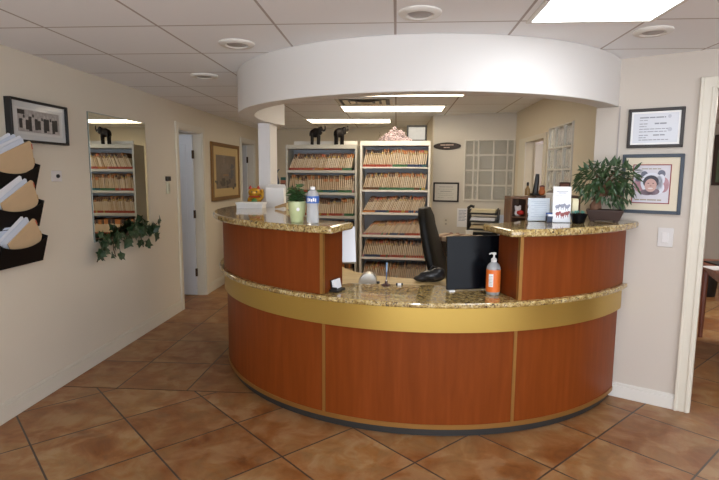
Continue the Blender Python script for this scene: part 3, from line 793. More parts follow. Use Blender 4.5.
o = thing('ivy_garland', 'green artificial ivy garland draped along the bottom of the wall mirror', 'plant', (XL + .02, 4.355, .985))
st = MB(); lf = MB()
main = [(.02, -.44, .03), (.035, -.30, .02), (.04, -.15, -.005), (.04, .0, .0), (.035, .15, .05), (.03, .30, .05), (.03, .45, .02), (.03, .56, -.03)]
tw = [[(.03, -.33, 0), (.04, -.42, -.08), (.04, -.47, -.15)], [(.03, -.2, 0), (.05, -.24, -.08), (.05, -.21, -.15)], [(.03, .2, .03), (.05, .24, -.05), (.05, .27, -.13)], [(.03, 0, 0), (.04, .06, .06), (.04, .13, .09)], [(.03, .4, .03), (.05, .48, .04), (.05, .56, .06)]]
for q in [main] + tw: st.tube(q, .004, 6)
rr = random.Random(3)
for q, cnt in [(main, 46)] + [(t, 7) for t in tw]:
    for k in range(cnt):
        u = rr.random() * (len(q) - 1); i = int(u); p = Vector(q[i]).lerp(Vector(q[min(i + 1, len(q) - 1)]), u - i)
        p += Vector((rr.uniform(0, .03), rr.uniform(-.03, .03), rr.uniform(-.035, .035)))
        add_leaf(lf, p, (rr.uniform(-.1, .4), rr.uniform(-1, 1), rr.uniform(-1, .45)), (1, rr.uniform(-.4, .4), rr.uniform(-.1, .6)), rr.uniform(.06, .098), 'ivy')
st.build('stem', STEM, o); lf.build('foliage', LEAF2, o)

def landscape_art(pic, w, h, y):
    r = random.Random(9)
    def blobs(nm, m, n, cx, cz, sx, sz, rr0, dy):
        b = MB()
        for k in range(n): b.disc(cx * w + r.gauss(0, sx * w), cz * h + r.gauss(0, sz * h), rr0 * w * r.uniform(.6, 1.3), rr0 * h * r.uniform(.6, 1.3), y - dy - .00001 * k, 9)
        b.build(nm, m, pic)
    blobs('misty_trees', mat('art_mist', '857970', .5, noise=.3, scale=9), 26, -.08, .12, .10, .11, .07, .0002)
    blobs('blue_trees', mat('art_bluetree', '5f6269', .5, noise=.3, scale=12), 22, .28, -.02, .05, .09, .05, .0006)
    b = MB(); b.box(-.16 * w, .10 * w, y - .0012, y - .0009, -.13 * h, -.07 * h); b.build('tan_house', mat('art_tan', '94795f', .5, noise=.1), pic)
    blobs('dark_shrubs', mat('art_shrub', '514b45', .5, noise=.4, scale=20), 30, .0, -.34, .24, .06, .05, .0014)
o = on_left(7.215, 1.555, 'framed_landscape', 'gold framed misty landscape picture on the hall wall between the two doors', 'framed picture')
frame_set(o, 1.17, .77, .05, .03, mat('frame_gold', '7e5a2c', .4, metal=.3, noise=.2, scale=40), landscape_art, mat('mat_tan', 'c2a878', .5, noise=.04), .11, mat('art_brown', '74665c', .4, noise=.35, scale=8))

# wall pockets with folders
PK = mat('pocket_black', '0c0b0c', .5, spec=.3)
def pocket(yc, zb, label, lab2, lab3, tilt, fw, seed):
    W = .20
    o = thing('wall_file_pocket', label, 'wall file holder', (XL + .001, yc, zb), 90, 'black wall pockets')
    MB().box(-W, W, -.006, 0, 0, .205).build('back_panel', PK, o, bevel=.002)
    n = 16; b = MB()                     # front sheet with a scooped top edge, leaning out
    def top(u): return .108 + .058 * abs(2 * u - 1) ** 2.2 * (1 if u > .5 else .55)
    vs = []
    for k in range(n + 1):
        u = k / n; x = -W + 2 * W * u; z1 = top(u)
        for z in (0, z1):
            d = -.055 - .05 * z / .18; vs += [(x, d, z), (x, d + .004, z)]
    fs = []
    for k in range(n):
        i = 4 * k; j = i + 4
        fs += [(i, j, j + 2, i + 2), (i + 1, i + 3, j + 3, j + 1), (i + 2, j + 2, j + 3, i + 3), (i, i + 1, j + 1, j)]
    fs += [(0, 2, 3, 1), (4 * n, 4 * n + 1, 4 * n + 3, 4 * n + 2)]
    b.add(vs, fs); b.build('front_panel', PK, o)
    for x, zt in ((-W, .140), (W - .005, .166)):
        pr = [(0, 0), (-.055, 0), (-.055 - .05 * zt / .18, zt), (-.02, .19), (0, .19)]
        b = MB(); b.add([(x, p, q) for p, q in pr] + [(x + .005, p, q) for p, q in pr], [(0, 1, 2, 3, 4), (9, 8, 7, 6, 5)] + [(i, 5 + i, 5 + (i + 1) % 5, (i + 1) % 5) for i in range(5)]); b.build('side_panel', PK, o)
    MB().box(-W, W, -.057, 0, 0, .004).build('bottom_panel', PK, o)
    r = random.Random(seed)
    # corner-anchored sheets: lower right corner over the rim, turned anticlockwise
    def sheet(ax, az, ay, w, h, a, th, rx=12):
        b = MB(); M = Matrix.Translation((ax, ay, az)) @ Matrix.Rotation(R(rx), 4, 'X') @ Matrix.Rotation(R(-a), 4, 'Y')
        b.panel([(-w, 0), (-.02, 0), (0, .02), (0, h - .012), (-.012, h), (-w, h)], -th, th, M); return b, M
    f = thing('file_folder', lab2, 'file folder', (XL + .001, yc, zb), 90, 'folders in the wall pockets')
    b, M = sheet(.185, .150, -.072, fw, .185, tilt, .003); b.build('cover', mat('folder_tan', 'cdb08a', .6, noise=.05), f)
    for z0, z1 in ((.03, .065), (.125, .16)):
        b = MB(); b.panel([(-.004, z0), (.005, z0), (.005, z1), (-.004, z1)], -.0036, .0036, M); b.build('colour_tab', TABS[0] if z0 > .1 else TABS[9], f)
    g = thing('paper_sheets', lab3, 'papers', (XL + .001, yc, zb), 90, 'papers in the wall pockets')
    for k in range(4):
        b, M = sheet(.150 - .018 * k + r.uniform(-.01, .01),   .150 + .004 * k, -.062 + .011 * k, fw - .01, .205 + .008 * k, tilt + 1.5 * k + r.uniform(-2, 3), .0008); b.build('sheet', PAPERB if k % 2 == 0 else PAPER, g)
pocket(3.045, 1.412, 'topmost black wall file pocket, just below the framed group photo', 'tan folder tilted in the topmost black wall pocket', 'white papers behind the tan folder of the topmost wall pocket', 23, .30, 1)
pocket(3.060, 1.182, 'middle black wall file pocket of the column of three', 'tan folder tilted in the middle black wall pocket', 'bluish white papers behind the tan folder of the middle wall pocket', 31, .28, 2)
pocket(3.072, .952, 'lowest black wall file pocket of the column of three', 'tan folder tilted in the lowest black wall pocket', 'white papers behind the tan folder of the lowest wall pocket', 37, .25, 3)

# ------------------------------------------------------------------ things on the left wing
ZG = 1.236
o = thing('water_bottle', 'clear plastic water bottle with blue label on the left granite top', 'bottle', (-.497, 3.10, ZG))
WG = mat('clear_plastic', 'eef1f3', .12, noise=.02, trans=.62, ior=1.2)
prof = [(.026, 0), (.032, .006), (.0335, .03), (.0315, .045), (.0335, .06), (.0315, .075), (.029, .095), (.0325, .118), (.034, .125), (.034, .158), (.031, .172), (.022, .190), (.0135, .198), (.0135, .203)]
prof = [(r * 1.12, z * 1.02) for r, z in prof]
MB().lathe(prof, n=28).build('bottle_body', WG, o, smooth=True)
MB().lathe([(.0388, .122), (.0391, .124), (.0391, .162), (.0388, .164)], n=28, cap=False).build('label_band', mat('label_blue', '3560ad', .35, noise=.05), o, smooth=True)
b = MB()
for k in range(5):
    a = R(-90 - 34 + 17 * k); M = Matrix.Rotation(a + R(90), 4, 'Z'); b.box(-.0042, .0042, -.0400, -.0392, .131 + .003 * (k % 2), .154 - .003 * (k % 3), M)
b.build('label_lettering', WHITE, o)
MB().lathe([(.016, .202), (.0162, .218), (.015, .220)], n=20).build('cap', WHITE, o, smooth=True)

o = thing('potted_plant', 'small leafy plant in a pale green ceramic pot beside the water bottle', 'potted plant', (-.602, 3.155, ZG))
MB().lathe([(.036, 0), (.040, .004), (.041, .035), (.048, .045), (.052, .10), (.054, .128), (.050, .130), (.047, .112), (.001, .110)], n=32).build('pot', mat('pot_green', 'c0c997', .3, noise=.04, coat=.3), o, smooth=True)
MB().lathe([(.047, .110), (.03, .116), (.001, .117)], n=20, cap=False).build('soil', SOIL, o)
b = MB(); b.disc(.016, .083, .010, .011, -.0545); b.build('pot_tag', WHITE, o)
lf = MB(); rr = random.Random(11)
st = MB()
for k in range(9):
    a = rr.uniform(0, 6.28); r1 = rr.uniform(.015, .042); h = rr.uniform(.05, .125); p = [(0, 0, .112), (r1 * .5 * math.cos(a), r1 * .5 * math.sin(a), .112 + h * .6), (r1 * math.cos(a), r1 * math.sin(a), .112 + h)]
    st.tube(p, .002, 5)
    for q in range(11):
        u = rr.random(); c = Vector(p[0]).lerp(Vector(p[2]), .25 + .75 * u); d = rr.uniform(0, 6.28)
        add_leaf(lf, c, (math.cos(d), math.sin(d), rr.uniform(-.3, .6)), (0, -.4, 1), rr.uniform(.036, .058), 'leaf' if q % 2 else 'ivy')
st.build('stems', STEM, o); lf.build('foliage', LEAF3, o)

o = thing('storage_tray', 'shallow white lidded box on the left granite top before the gold cat', 'box', (-1.243, 4.43, ZG))
MB().box(-.112, .112, -.065, .065, 0, .040).build('base', WHITE, o, bevel=.003)
MB().box(-.118, .118, -.070, .070, .034, .052).build('lid', WHITE, o, bevel=.003)

o = thing('lucky_cat_figurine', 'gold cat figurine with red ears behind the shallow white box', 'figurine', (-1.262, 4.605, ZG), 12)
GOLD = mat('gold_glaze', 'c9962e', .25, metal=.35, noise=.1)
b = MB(); b.ball((0, 0, .055), (.062, .048, .058)); b.ball((0, -.004, .128), (.056, .044, .044)); b.ball((-.030, -.035, .02), (.022, .022, .02)); b.ball((.030, -.035, .02), (.022, .022, .02))
b.tube([(.045, -.01, .06), (.070, -.02, .09), (.072, -.025, .13), (.066, -.03, .16)], [.016, .015, .014, .017]); b.tube([(-.045, -.02, .08), (-.05, -.045, .06), (-.03, -.055, .05)], [.015, .013, .012])
b.build('body', GOLD, o, remesh=.006)
RED = mat('red_glaze', 'a82a1a', .3)
for s in (-1, 1):
    MB().lathe([(.018, 0), (.012, .016), (.001, .034)], c=(s * .035, 0, .160), n=10).build('ear', RED, o, smooth=True)
    MB().ball((s * .020, -.046, .136), (.007, .004, .008), 8, 6).build('eye', BLACK, o, smooth=True)
MB().ball((0, -.048, .122), (.006, .004, .004), 8, 6).build('nose', RED, o, smooth=True)
MB().ball((0, -.048, .050), (.026, .010, .030), 12, 8).build('bib', mat('green_glaze', '3f7a3c', .3), o, smooth=True)
b = MB(); b.tube([(.047 * math.sin(a), -.006 - .040 * math.cos(a), .093) for a in [R(t) for t in range(-100, 101, 20)]], .006, 8); b.build('collar', RED, o, smooth=True)

o = thing('white_paper_box', 'upright white cardboard box with torn top flap in front of the post', 'box', (-1.085, 4.675, ZG))
MB().box(-.082, .082, -.045, .045, 0, .172).build('body', WHITE, o, bevel=.002)
b = MB(); b.add([(-.082, -.045, .172), (.082, -.045, .172), (.090, -.075, .196), (-.075, -.065, .190)], [(0, 1, 2, 3)]); b.add([(-.082, .045, .172), (.082, .045, .172), (.082, .02, .200), (-.08, .03, .205)], [(0, 1, 2, 3)])
b.build('flap', WHITE, o)
o = thing('wooden_ornament', 'small tan carved wooden ornament right of the white paper box', 'ornament', (-.945, 4.36, ZG), 15)
b = MB(); b.tube([(-.075, 0, .012), (-.03, 0, .024), (.02, 0, .040), (.055, 0, .055)], [.010, .014, .013, .016]); b.tube([(0, 0, .03), (.03, -.01, .016), (.05, -.01, .006)], [.010, .009, .008]); b.ball((.058, 0, .048), (.024, .018, .02))
b.build('carving', mat('tan_wood', 'b99766', .5, noise=.1), o, remesh=.004)
MB().box(.02, .055, -.022, -.020, .001, .05).build('yellow_tag', mat('cream_tag', 'ded29c', .6), o)

# ------------------------------------------------------------------ ledge and desk middle
ZL = .820
o = thing('hand_sanitizer', 'orange labelled sanitizer pump bottle on the low granite ledge', 'bottle', (.590, 3.135, ZL))
MB().lathe([(.038, 0), (.041, .004), (.042, .02), (.042, .150), (.040, .165), (.032, .182), (.018, .194), (.014, .198)], n=32).build('bottle_body', WG, o, smooth=True)
MB().lathe([(.0425, .018), (.0428, .020), (.0428, .150), (.0425, .152)], n=32, cap=False).build('label_band', mat('label_orange', 'e8742a', .45, noise=.03), o, smooth=True)
b = MB()
for k in range(4):
    a = R(-42 + 9 * k); b.box(-.0035, .0035, -.0436, -.043, .05, .128, Matrix.Rotation(a, 4, 'Z'))
b.build('label_text_panel', WHITE, o)
text = MB()
for k in range(7):
    for j in range(3):
        text.box(-.0025, .0025, -.0441, -.0436, .058 + .009 * k, .061 + .009 * k, Matrix.Rotation(R(-38 + 9 * j), 4, 'Z'))
text.build('label_text', INK, o)
MB().lathe([(.0035, .02), (.0035, .19)], n=8).build('dip_tube', WHITE, o)
b = MB(); b.lathe([(.016, .194), (.017, .198), (.017, .214), (.009, .220), (.006, .224), (.005, .244)], n=20); b.lathe([(.012, .240), (.013, .244), (.012, .252), (.004, .254)], n=16)
b.tube([(0, 0, .248), (-.018, -.006, .249), (-.030, -.010, .243)], [.006, .005, .004]); b.build('pump', WHITE, o, smooth=True)

p0, p1 = Vector((.318, 3.185)), Vector((.665, 3.275)); dd = (p1 - p0); mz = math.degrees(math.atan2(dd.y, dd.x))
o = thing('computer_monitor', 'flat black monitor seen from behind on the low granite ledge', 'monitor', (((p0 + p1) / 2).x, ((p0 + p1) / 2).y, ZL), mz)
L = dd.length / 2
Mt = Matrix.Rotation(R(-4), 4, 'X')
MB().box(-L, L, -.014, .012, .008, .338, Mt).build('back_shell', BLACKG, o, bevel=.004)
MB().box(-L + .012, L - .012, .012, .015, .02, .325, Mt).build('screen', BLACK, o)
b = MB(); b.box(-L + .01, -L + .045, -.03, .025, 0, .009); b.box(L - .045, L - .01, -.03, .025, 0, .009); b.build('foot', WHITE, o, bevel=.002)

o = thing('business_card_holder', 'black holder with white cards on the ledge at the left counter end', 'card holder', (-.350, 3.125, ZL), 68)
MB().box(-.050, .050, -.028, .030, 0, .014).build('base', BLACKP, o, bevel=.003)
b = MB(); b.box(-.048, .048, .006, .012, .014, .075, Matrix.Rotation(R(-12), 4, 'X')); b.box(-.048, -.040, -.020, .012, .014, .03); b.build('back_rest', BLACKP, o, bevel=.001)
tag(MB().box(-.042, .042, -.010, .004, .016, .072, Matrix.Rotation(R(-12), 4, 'X')).build('business_cards', PAPER), 'stack of white business cards standing in the black holder', 'cards')
oc = bpy.data.objects['business_cards']; oc.location = (-.350, 3.125, ZL); oc.rotation_euler = (0, 0, R(68))

o = thing('metal_cover', 'rounded brushed silver cover on the desk behind the granite ledge', 'cover', (-.19, 3.56, .760))
b = MB(); n = 12; vs = []
for j, (y, k) in enumerate(((-.045, 1.0), (.0, 1.06), (.045, .98))):
    for i in range(n + 1):
        a = math.pi * i / n; vs.append((-.062 * math.cos(a) * k + .012 * math.sin(a), y, .098 * math.sin(a) ** .7 * k if 0 < i < n else 0))
fs = [(j * (n + 1) + i, j * (n + 1) + i + 1, (j + 1) * (n + 1) + i + 1, (j + 1) * (n + 1) + i) for j in range(2) for i in range(n)]
fs += [tuple(range(n + 1)), tuple(range(2 * n + 2, 3 * n + 3))[::-1]]
b.add(vs, fs).build('shell', SILVER, o, smooth=True)
MB().box(.062, .085, -.02, .02, .0, .035).build('black_end', BLACKP, o, bevel=.004)
MB().box(-.12, -.062, -.03, .03, .0, .012).build('white_end', WHITE, o, bevel=.003)

o = thing('pen_stand', 'small dark round pen base at the back edge of the granite ledge', 'pen stand', (-.055, 3.315, ZL))
MB().lathe([(.030, 0), (.031, .004), (.022, .010), (.010, .014), (.008, .030), (.006, .031)], n=24).build('base', mat('pen_base', '4a2d2a', .35), o, smooth=True)
MB().lathe([(.0075, .026), (.008, .030), (.0075, .034)], n=16).build('collar', SILVER, o, smooth=True)
o = thing('pen', 'light blue topped pen standing upright in the small dark pen base', 'pen', (-.055, 3.315, ZL + .034))
MB().tube([(0, 0, 0), (.001, 0, .055)], [.003, .0045]).build('barrel', mat('pen_navy', '3b5376', .35), o, smooth=True)
MB().tube([(.001, 0, .055), (.0025, 0, .115)], [.0055, .0055]).build('cap', mat('pen_blue', '86a8c8', .35), o, smooth=True)
o = thing('eraser_block', 'tiny white block with dark ends at the back edge of the granite ledge', 'eraser', (.030, 3.33, ZL))
MB().box(-.012, .012, -.009, .009, 0, .013).build('block', WHITE, o, bevel=.002)
for s in (-1, 1): MB().box(s * .017 - .006, s * .017 + .006, -.009, .009, 0, .013).build('dark_end', BLACKP, o, bevel=.002)

# sheets hanging from the inner end of the left wing
o = thing('hanging_papers', 'white paper sheets hanging from the inner end of the left counter wing', 'papers', (-.335, 3.40, 1.19), 6)
for k in range(2):
    b = MB(); n = 8; vs = []
    for i in range(n + 1):
        u = i / n
        for x in (-.040 + .004 * k, .068 - .003 * k): vs.append((x + .010 * u, .006 * k + .016 * math.sin(u * 2.2) * (1 if x > 0 else .4), -u * (.238 - .012 * k)))
    b.add(vs, [(2 * i, 2 * i + 1, 2 * i + 3, 2 * i + 2) for i in range(n)]); b.build('sheet', PAPER, o, smooth=True)

# office chair
o = thing('office_chair', 'black leather high-back office chair behind the monitor, seen side on', 'chair', (.615, 4.46, 0), 74)
# local: chair faces -y (rotated so that it faces right); x across
b = MB(); n = 10; vs = []
prof = []
for i in range(n + 1):
    u = i / n; z = .50 + .75 * u; yb = .17 + .21 * u + .02 * math.sin(u * 3.1); th = .035 + .022 * math.sin(min(1, u * 1.1) * 3.0) + (.012 if .8 < u < .98 else 0); wd = .25 - .14 * max(0, u - .35) - (.04 if u > .95 else 0)
    prof.append((z, yb, th, wd))
for z, yb, th, wd in prof:
    for k in range(16):
        a = 2 * math.pi * k / 16; sx = math.copysign(abs(math.cos(a)) ** .5, math.cos(a)); sy = math.copysign(abs(math.sin(a)) ** .7, math.sin(a))
        vs.append((wd * sx, yb + th * sy, z))
m = len(prof); fs = [(j * 16 + i, j * 16 + (i + 1) % 16, (j + 1) * 16 + (i + 1) % 16, (j + 1) * 16 + i) for j in range(m - 1) for i in range(16)] + [tuple(range(16))[::-1], tuple(range((m - 1) * 16, m * 16))]
b.add(vs, fs).build('backrest', LEATHER, o, bevel=.02, smooth=True)
MB().box(-.25, .25, -.28, .24, .42, .53).build('seat', LEATHER, o, bevel=.04, seg=4, smooth=True)
for s in (-1, 1):
    b = MB(); b.box(s * .29 - .035, s * .29 + .035, -.20, .16, .64, .68); b.build('armrest', LEATHER, o, bevel=.015, seg=3, smooth=True)
    b = MB(); b.tube([(s * .29, .15, .65), (s * .285, .18, .58), (s * .24, .10, .44)], .018); b.tube([(s * .29, -.16, .65), (s * .285, -.14, .54), (s * .24, -.05, .44)], .018); b.build('arm_bracket', BLACKP, o, smooth=True)
MB().lathe([(.030, .10), (.030, .30), (.045, .30), (.045, .42)], n=16).build('gas_column', BLACKP, o, smooth=True)
for k in range(5):
    a = R(72 * k + 20); c, s_ = math.cos(a), math.sin(a)
    lg = MB().tube([(.03 * c, .03 * s_, .12), (.16 * c, .16 * s_, .095), (.29 * c, .29 * s_, .075)], [.026, .022, .018]).build('base_leg', BLACKP, o, smooth=True)
    MB().lathe([(.03, -.012), (.03, .012)], n=14, M=Matrix.Translation((.29 * c, .29 * s_, .031)) @ Matrix.Rotation(a, 4, 'Z') @ Matrix.Rotation(R(90), 4, 'X')).build('caster', BLACKP, lg, smooth=True)
o = thing('black_bag', 'crumpled dark bag with grey sheen on the desk left of the monitor', 'bag', (.272, 3.745, .7605))
b = MB(); b.ball((0, 0, .045), (.10, .05, .045)); b.ball((.04, 0, .07), (.05, .04, .04)); b.ball((-.07, .0, .025), (.07, .04, .025)); b.build('body', mat('bag_grey', '2b2a2c', .3, bump=.6, scale=30), o, remesh=.009)
b = MB(); b.tube([(-.03, 0, .08), (0, -.01, .12), (.05, 0, .10)], .006); b.build('strap', BLACKP, o, smooth=True)

# ------------------------------------------------------------------ desk along the certificate wall
BZ = .76
o = thing('back_desk', 'low desk against the certificate wall holding the black letter tray', 'desk', (1.0, 6.35, 0), CWZ)
MB().box(-.46, .40, -.30, .33, BZ - .035, BZ).build('desk_top', MAPLE, o, bevel=.004)
for x in (-.44, .36): MB().box(x, x + .03, -.27, .30, 0, BZ - .035).build('side_panel', MAPLE, o)
def on_cwall(s, z, name, label, cat):
    p = CW0 + CWD * s; return thing(name, label, cat, (p.x + CWD.y * .001, p.y - CWD.x * .001, z), CWZ)
o = on_cwall(.196, 1.310, 'framed_certificate', 'dark framed certificate on the reception back wall under the oval plaque', 'framed certificate')
def cert2(pic, w, h, y):
    text_lines(pic, 'printed_text', [(-.3 * w, .3 * w, .32 * h, .010), (-.36 * w, .36 * w, .18 * h, .005), (-.25 * w, .25 * w, .05 * h, .012), (-.36 * w, .36 * w, -.10 * h, .005), (-.3 * w, .3 * w, -.20 * h, .005), (-.36 * w, -.08 * w, -.34 * h, .005), (.08 * w, .36 * w, -.34 * h, .005)], mat('ink_faint', 'b0aca4', .5), y)
frame_set(o, .335, .252, .020, .02, mat('frame_brown_black', '2a1f1b'), cert2, None, 0, mat('cert_paper', 'd6d2c8', .4, noise=.02))
o = on_cwall(.195, 1.900, 'oval_plaque', 'dark brown pointed oval plaque with pale lettering high on the reception wall', 'plaque')
pl = []
for k in range(40):
    a = 2 * math.pi * k / 40; pl.append((.178 * math.copysign(abs(math.cos(a)) ** 1.25, math.cos(a)), .047 * math.copysign(abs(math.sin(a)) ** .85, math.sin(a))))
MB().panel(pl, -.016, 0).build('board', mat('plaque_brown', '2c1d16', .4, noise=.2), o, bevel=.003)
text_lines(o, 'lettering', [(-.085, .085, .014, .014), (-.042, .034, -.018, .012)], mat('plaque_letter', 'c0a89c', .5), -.0163)
o = on_cwall(.418, .985, 'wall_notice', 'white printed notice taped to the wall left of the letter tray', 'notice')
MB().box(-.07, .07, -.003, 0, -.12, .12).build('sheet', PAPER, o)
text_lines(o, 'printed_text', [(-.05, .05 - .02 * (k % 2), .09 - .018 * k, .008) for k in range(8)], mat('ink_blue', '98a0b4', .5), -.0032)
o = on_cwall(.205, .92, 'wall_outlet', 'small pale electrical outlet on the wall below the dark framed certificate', 'outlet')
MB().box(-.036, .036, -.006, 0, -.058, .058).build('cover_plate', mat('outlet_cream', 'd3cbbd', .4), o, bevel=.003)
for z in (-.024, .024): MB().box(-.012, .012, -.008, -.006, z - .012, z + .012).build('socket', mat('outlet_socket', 'a8a294', .4), o, bevel=.002)

def cw_local(s, d, z):                         # s along the certificate wall, d in front of it
    p = CW0 + CWD * s - Vector((-CWD.y, CWD.x)) * d; return (p.x, p.y, z)
o = thing('letter_tray', 'black tiered letter tray on the back desk under the glass blocks', 'letter tray', cw_local(.735, .33, BZ), CWZ)
for k in range(4):
    z = .02 + .095 * k; b = MB(); b.box(-.175, .175, -.12, .12, z, z + .006); b.box(-.175, .175, .112, .12, z, z + .05); b.box(-.175, -.169, -.12, .12, z, z + .04); b.box(.169, .175, -.12, .12, z, z + .04); b.box(-.16, .16, -.124, -.118, z, z + .022)
    b.build('tier', BLACKP, o, bevel=.002)
for x in (-.178, .172):
    MB().box(x, x + .010, -.13, -.02, 0, .385).build('side_post', BLACKP, o, bevel=.003); MB().box(x, x + .010, .03, .125, 0, .36).build('side_post', BLACKP, o, bevel=.003)
MB().tube([(-.175, -.1, .375), (-.14, -.1, .405), (-.10, -.1, .395)], .018).build('handle', BLACKP, o, smooth=True)
for k, (m_, lb) in enumerate(((mat('paper_cream', 'd9cdab', .6), 'cream papers in the top tier of the black letter tray'), (PAPER, 'white papers in the second tier of the black letter tray'), (mat('paper_tan', 'cdb994', .6), 'tan papers in the third tier of the black letter tray'))):
    t = MB(); 
    for q in range(3): t.box(-.15 + .008 * q, .14 + .006 * q, -.105, .10, -.0 + .0005 + .018 * q, .017 + .018 * q)
    oo = t.build('paper_stack', m_); oo.location = cw_local(.735, .33, BZ + .026 + .095 * (3 - k)); oo.rotation_euler = (0, 0, R(CWZ)); tag(oo, lb, 'papers', 'papers in the letter tray')

o = thing('hamper', 'dark brown upright hamper with a striped top between office chair and monitor', 'hamper', (.60, 5.12, 0), -28)
MB().box(-.20, .20, -.17, .17, 0, .90).build('body', mat('hamper_brown', '2f241b', .6, noise=.2, scale=30), o, bevel=.01)
for k in range(7):
    MB().box(-.205 + .0586 * k, -.205 + .0586 * (k + 1), -.175, .175, .90, .945 - .003 * (k % 2)).build('striped_lid', mat('hamper_dark', '6d5342', .7) if k % 2 else mat('hamper_tan', 'a89580', .7), o, bevel=.006)
for k, (s, lb) in enumerate(((.425, 'small white and brown figurine above the monitor, the left of two'), (.50, 'small white and brown figurine above the monitor, the right of two'))):
    o = thing('small_figurine', lb, 'figurine', cw_local(s, .72, BZ), CWZ, 'pair of small figurines')
    MB().lathe([(.024, 0), (.028, .02), (.020, .045), (.024, .06), (.012, .074)], n=14).build('body', WHITE, o, smooth=True)
    MB().ball((0, 0, .088), (.026, .024, .018), 12, 8).build('cap', mat('fig_brown', '6b3f38', .5), o, smooth=True)
bpy.data.objects['back_desk'].location = (.93, 6.29, 0)
o = thing('paper_cup', 'white tapered paper cup in front of the black letter tray', 'cup', cw_local(.625, .66, BZ))
MB().lathe([(.028, 0), (.044, .128), (.046, .132), (.042, .131), (.027, .006), (.001, .006)], n=24).build('cup_body', WHITE, o, smooth=True)
tag(MB().box(-.05, .05, -.03, .03, 0, .062).build('green_box', mat('green_card', 'a9bf7c', .5), bevel=.003), 'small pale green box beside the white paper cup', 'box')
bpy.data.objects['green_box'].location = cw_local(.745, .66, BZ)
o = thing('blue_card', 'pale blue card standing on the back desk right of the letter tray', 'card', cw_local(.965, .30, BZ), CWZ)
MB().box(-.05, .05, -.002, .002, 0, .30, Matrix.Rotation(R(-6), 4, 'X')).build('card_face', PAPERB, o)
MB().box(-.04, .04, 0, .08, 0, .004).build('stand', PAPERB, o)

# ------------------------------------------------------------------ hutch behind the right wing and things on it
HZ = .760
o = thing('desk_hutch', 'brown wooden desk hutch with open cubbies behind the right counter wing', 'hutch', (1.085, 4.06, HZ))
HT = .622
b = MB().box(-.06, .27, -.11, .12, HT - .030, HT).build('top_board', DWOOD, o, bevel=.003)
MB().box(-.235, -.06, -.11, .12, HT - .026, HT - .010).build('cubby_top', MWOOD, o, bevel=.002)
for x in (-.235, -.125, -.06, .255): MB().box(x, x + .014, -.11, .12, 0, HT - .028).build('upright', MWOOD, o, bevel=.002)
MB().box(-.235, .27, .108, .12, 0, HT - .03).build('back_board', MWOOD, o)
for z in (.15, .30, .455): MB().box(-.221, -.125, -.10, .108, z, z + .010).build('cubby_shelf', MWOOD, o, bevel=.001)
for z in (.20, .42, .485, .545): MB().box(-.111, -.06, -.10, .108, z, z + .008).build('cubby_shelf', MWOOD, o, bevel=.001)
for z in (.15, .33): MB().box(-.046, .255, -.10, .108, z, z + .012).build('wide_shelf', MWOOD, o, bevel=.001)
for k in range(3):
    z = (.428, .493, .553)[k]; t = MB()
    for q in range(3): t.box(-.109, -.064, -.104 + .003 * q, .08, .0003 + .010 * q, .0095 + .010 * q)
    oo = t.build('paper_stack', PAPER); oo.location = (1.085, 4.06, HZ + z + .0005); tag(oo, ('lowest', 'middle', 'top')[k] + ' small stack of white papers in the hutch cubbies', 'papers', 'papers in the hutch cubbies')
o = thing('bear_ornament', 'small red and white plush bear in the hutch cubby', 'toy', (.915, 3.99, HZ + .4655), 10)
b = MB(); b.ball((0, 0, .024), (.03, .024, .025)); b.ball((-.004, -.004, .058), (.024, .022, .020)); b.ball((-.022, 0, .074), .009); b.ball((.014, 0, .076), .009); b.build('body', mat('plush_white', 'e3d8d2', .8), o, remesh=.004)
b = MB(); b.ball((.01, -.012, .028), (.030, .020, .020)); b.build('red_shirt', mat('plush_red', 'b8281e', .7), o, smooth=True)
ZT = HZ + HT
o = thing('small_bottle', 'small amber bottle standing on the hutch, left of the tall black handset', 'bottle', (.985, 4.02, ZT))
MB().lathe([(.018, 0), (.019, .004), (.019, .045), (.010, .060), (.008, .075)], n=16).build('bottle_body', mat('amber', '8a6a3c', .3), o, smooth=True)
MB().lathe([(.009, .072), (.009, .095), (.006, .098)], n=12).build('cap', BLACKP, o, smooth=True)
o = thing('cordless_handset', 'tall black handset standing upright on the hutch', 'phone', (1.045, 4.02, ZT), 15)
b = MB(); b.tube([(-.006, 0, .0), (0, 0, .05), (.006, 0, .11), (.009, 0, .16)], [.022, .021, .018, .014]); b.build('handset', BLACKP, o, smooth=True)
MB().box(-.035, .03, -.03, .03, 0, .016).build('cradle', BLACKP, o, bevel=.004)
o = thing('round_figurine', 'small orange and brown round figurine on the hutch beside the handset', 'figurine', (1.085, 4.00, ZT))
b = MB(); b.ball((0, 0, .026), (.026, .022, .026)); b.ball((0, -.004, .054), (.020, .018, .018)); b.build('body', mat('fig_orange', 'b4622f', .5, noise=.2), o, remesh=.004)
MB().ball((0, 0, .066), (.021, .019, .012), 12, 8).build('hat', mat('fig_brown', '6b3f38'), o, smooth=True)
o = thing('stone_ornament', 'grey lumpy stone ornament on the hutch under the glass blocks', 'ornament', (1.185, 4.03, ZT))
b = MB(); b.ball((0, 0, .020), (.052, .03, .022)); b.ball((.01, 0, .040), (.028, .022, .024)); b.ball((-.03, 0, .018), (.03, .025, .018)); b.build('stone', mat('stone_grey', '8f8377', .8, noise=.3, scale=40, bump=.5), o, remesh=.005)
o = thing('small_picture_frame', 'small dark framed picture standing at the right end of the hutch', 'framed picture', (1.262, 4.05, ZT + .05), 6)
frame_set(o, .085, .10, .010, .012, DWOOD, None, None, 0, mat('tiny_print', '8a5d50', .4, noise=.4, scale=60))

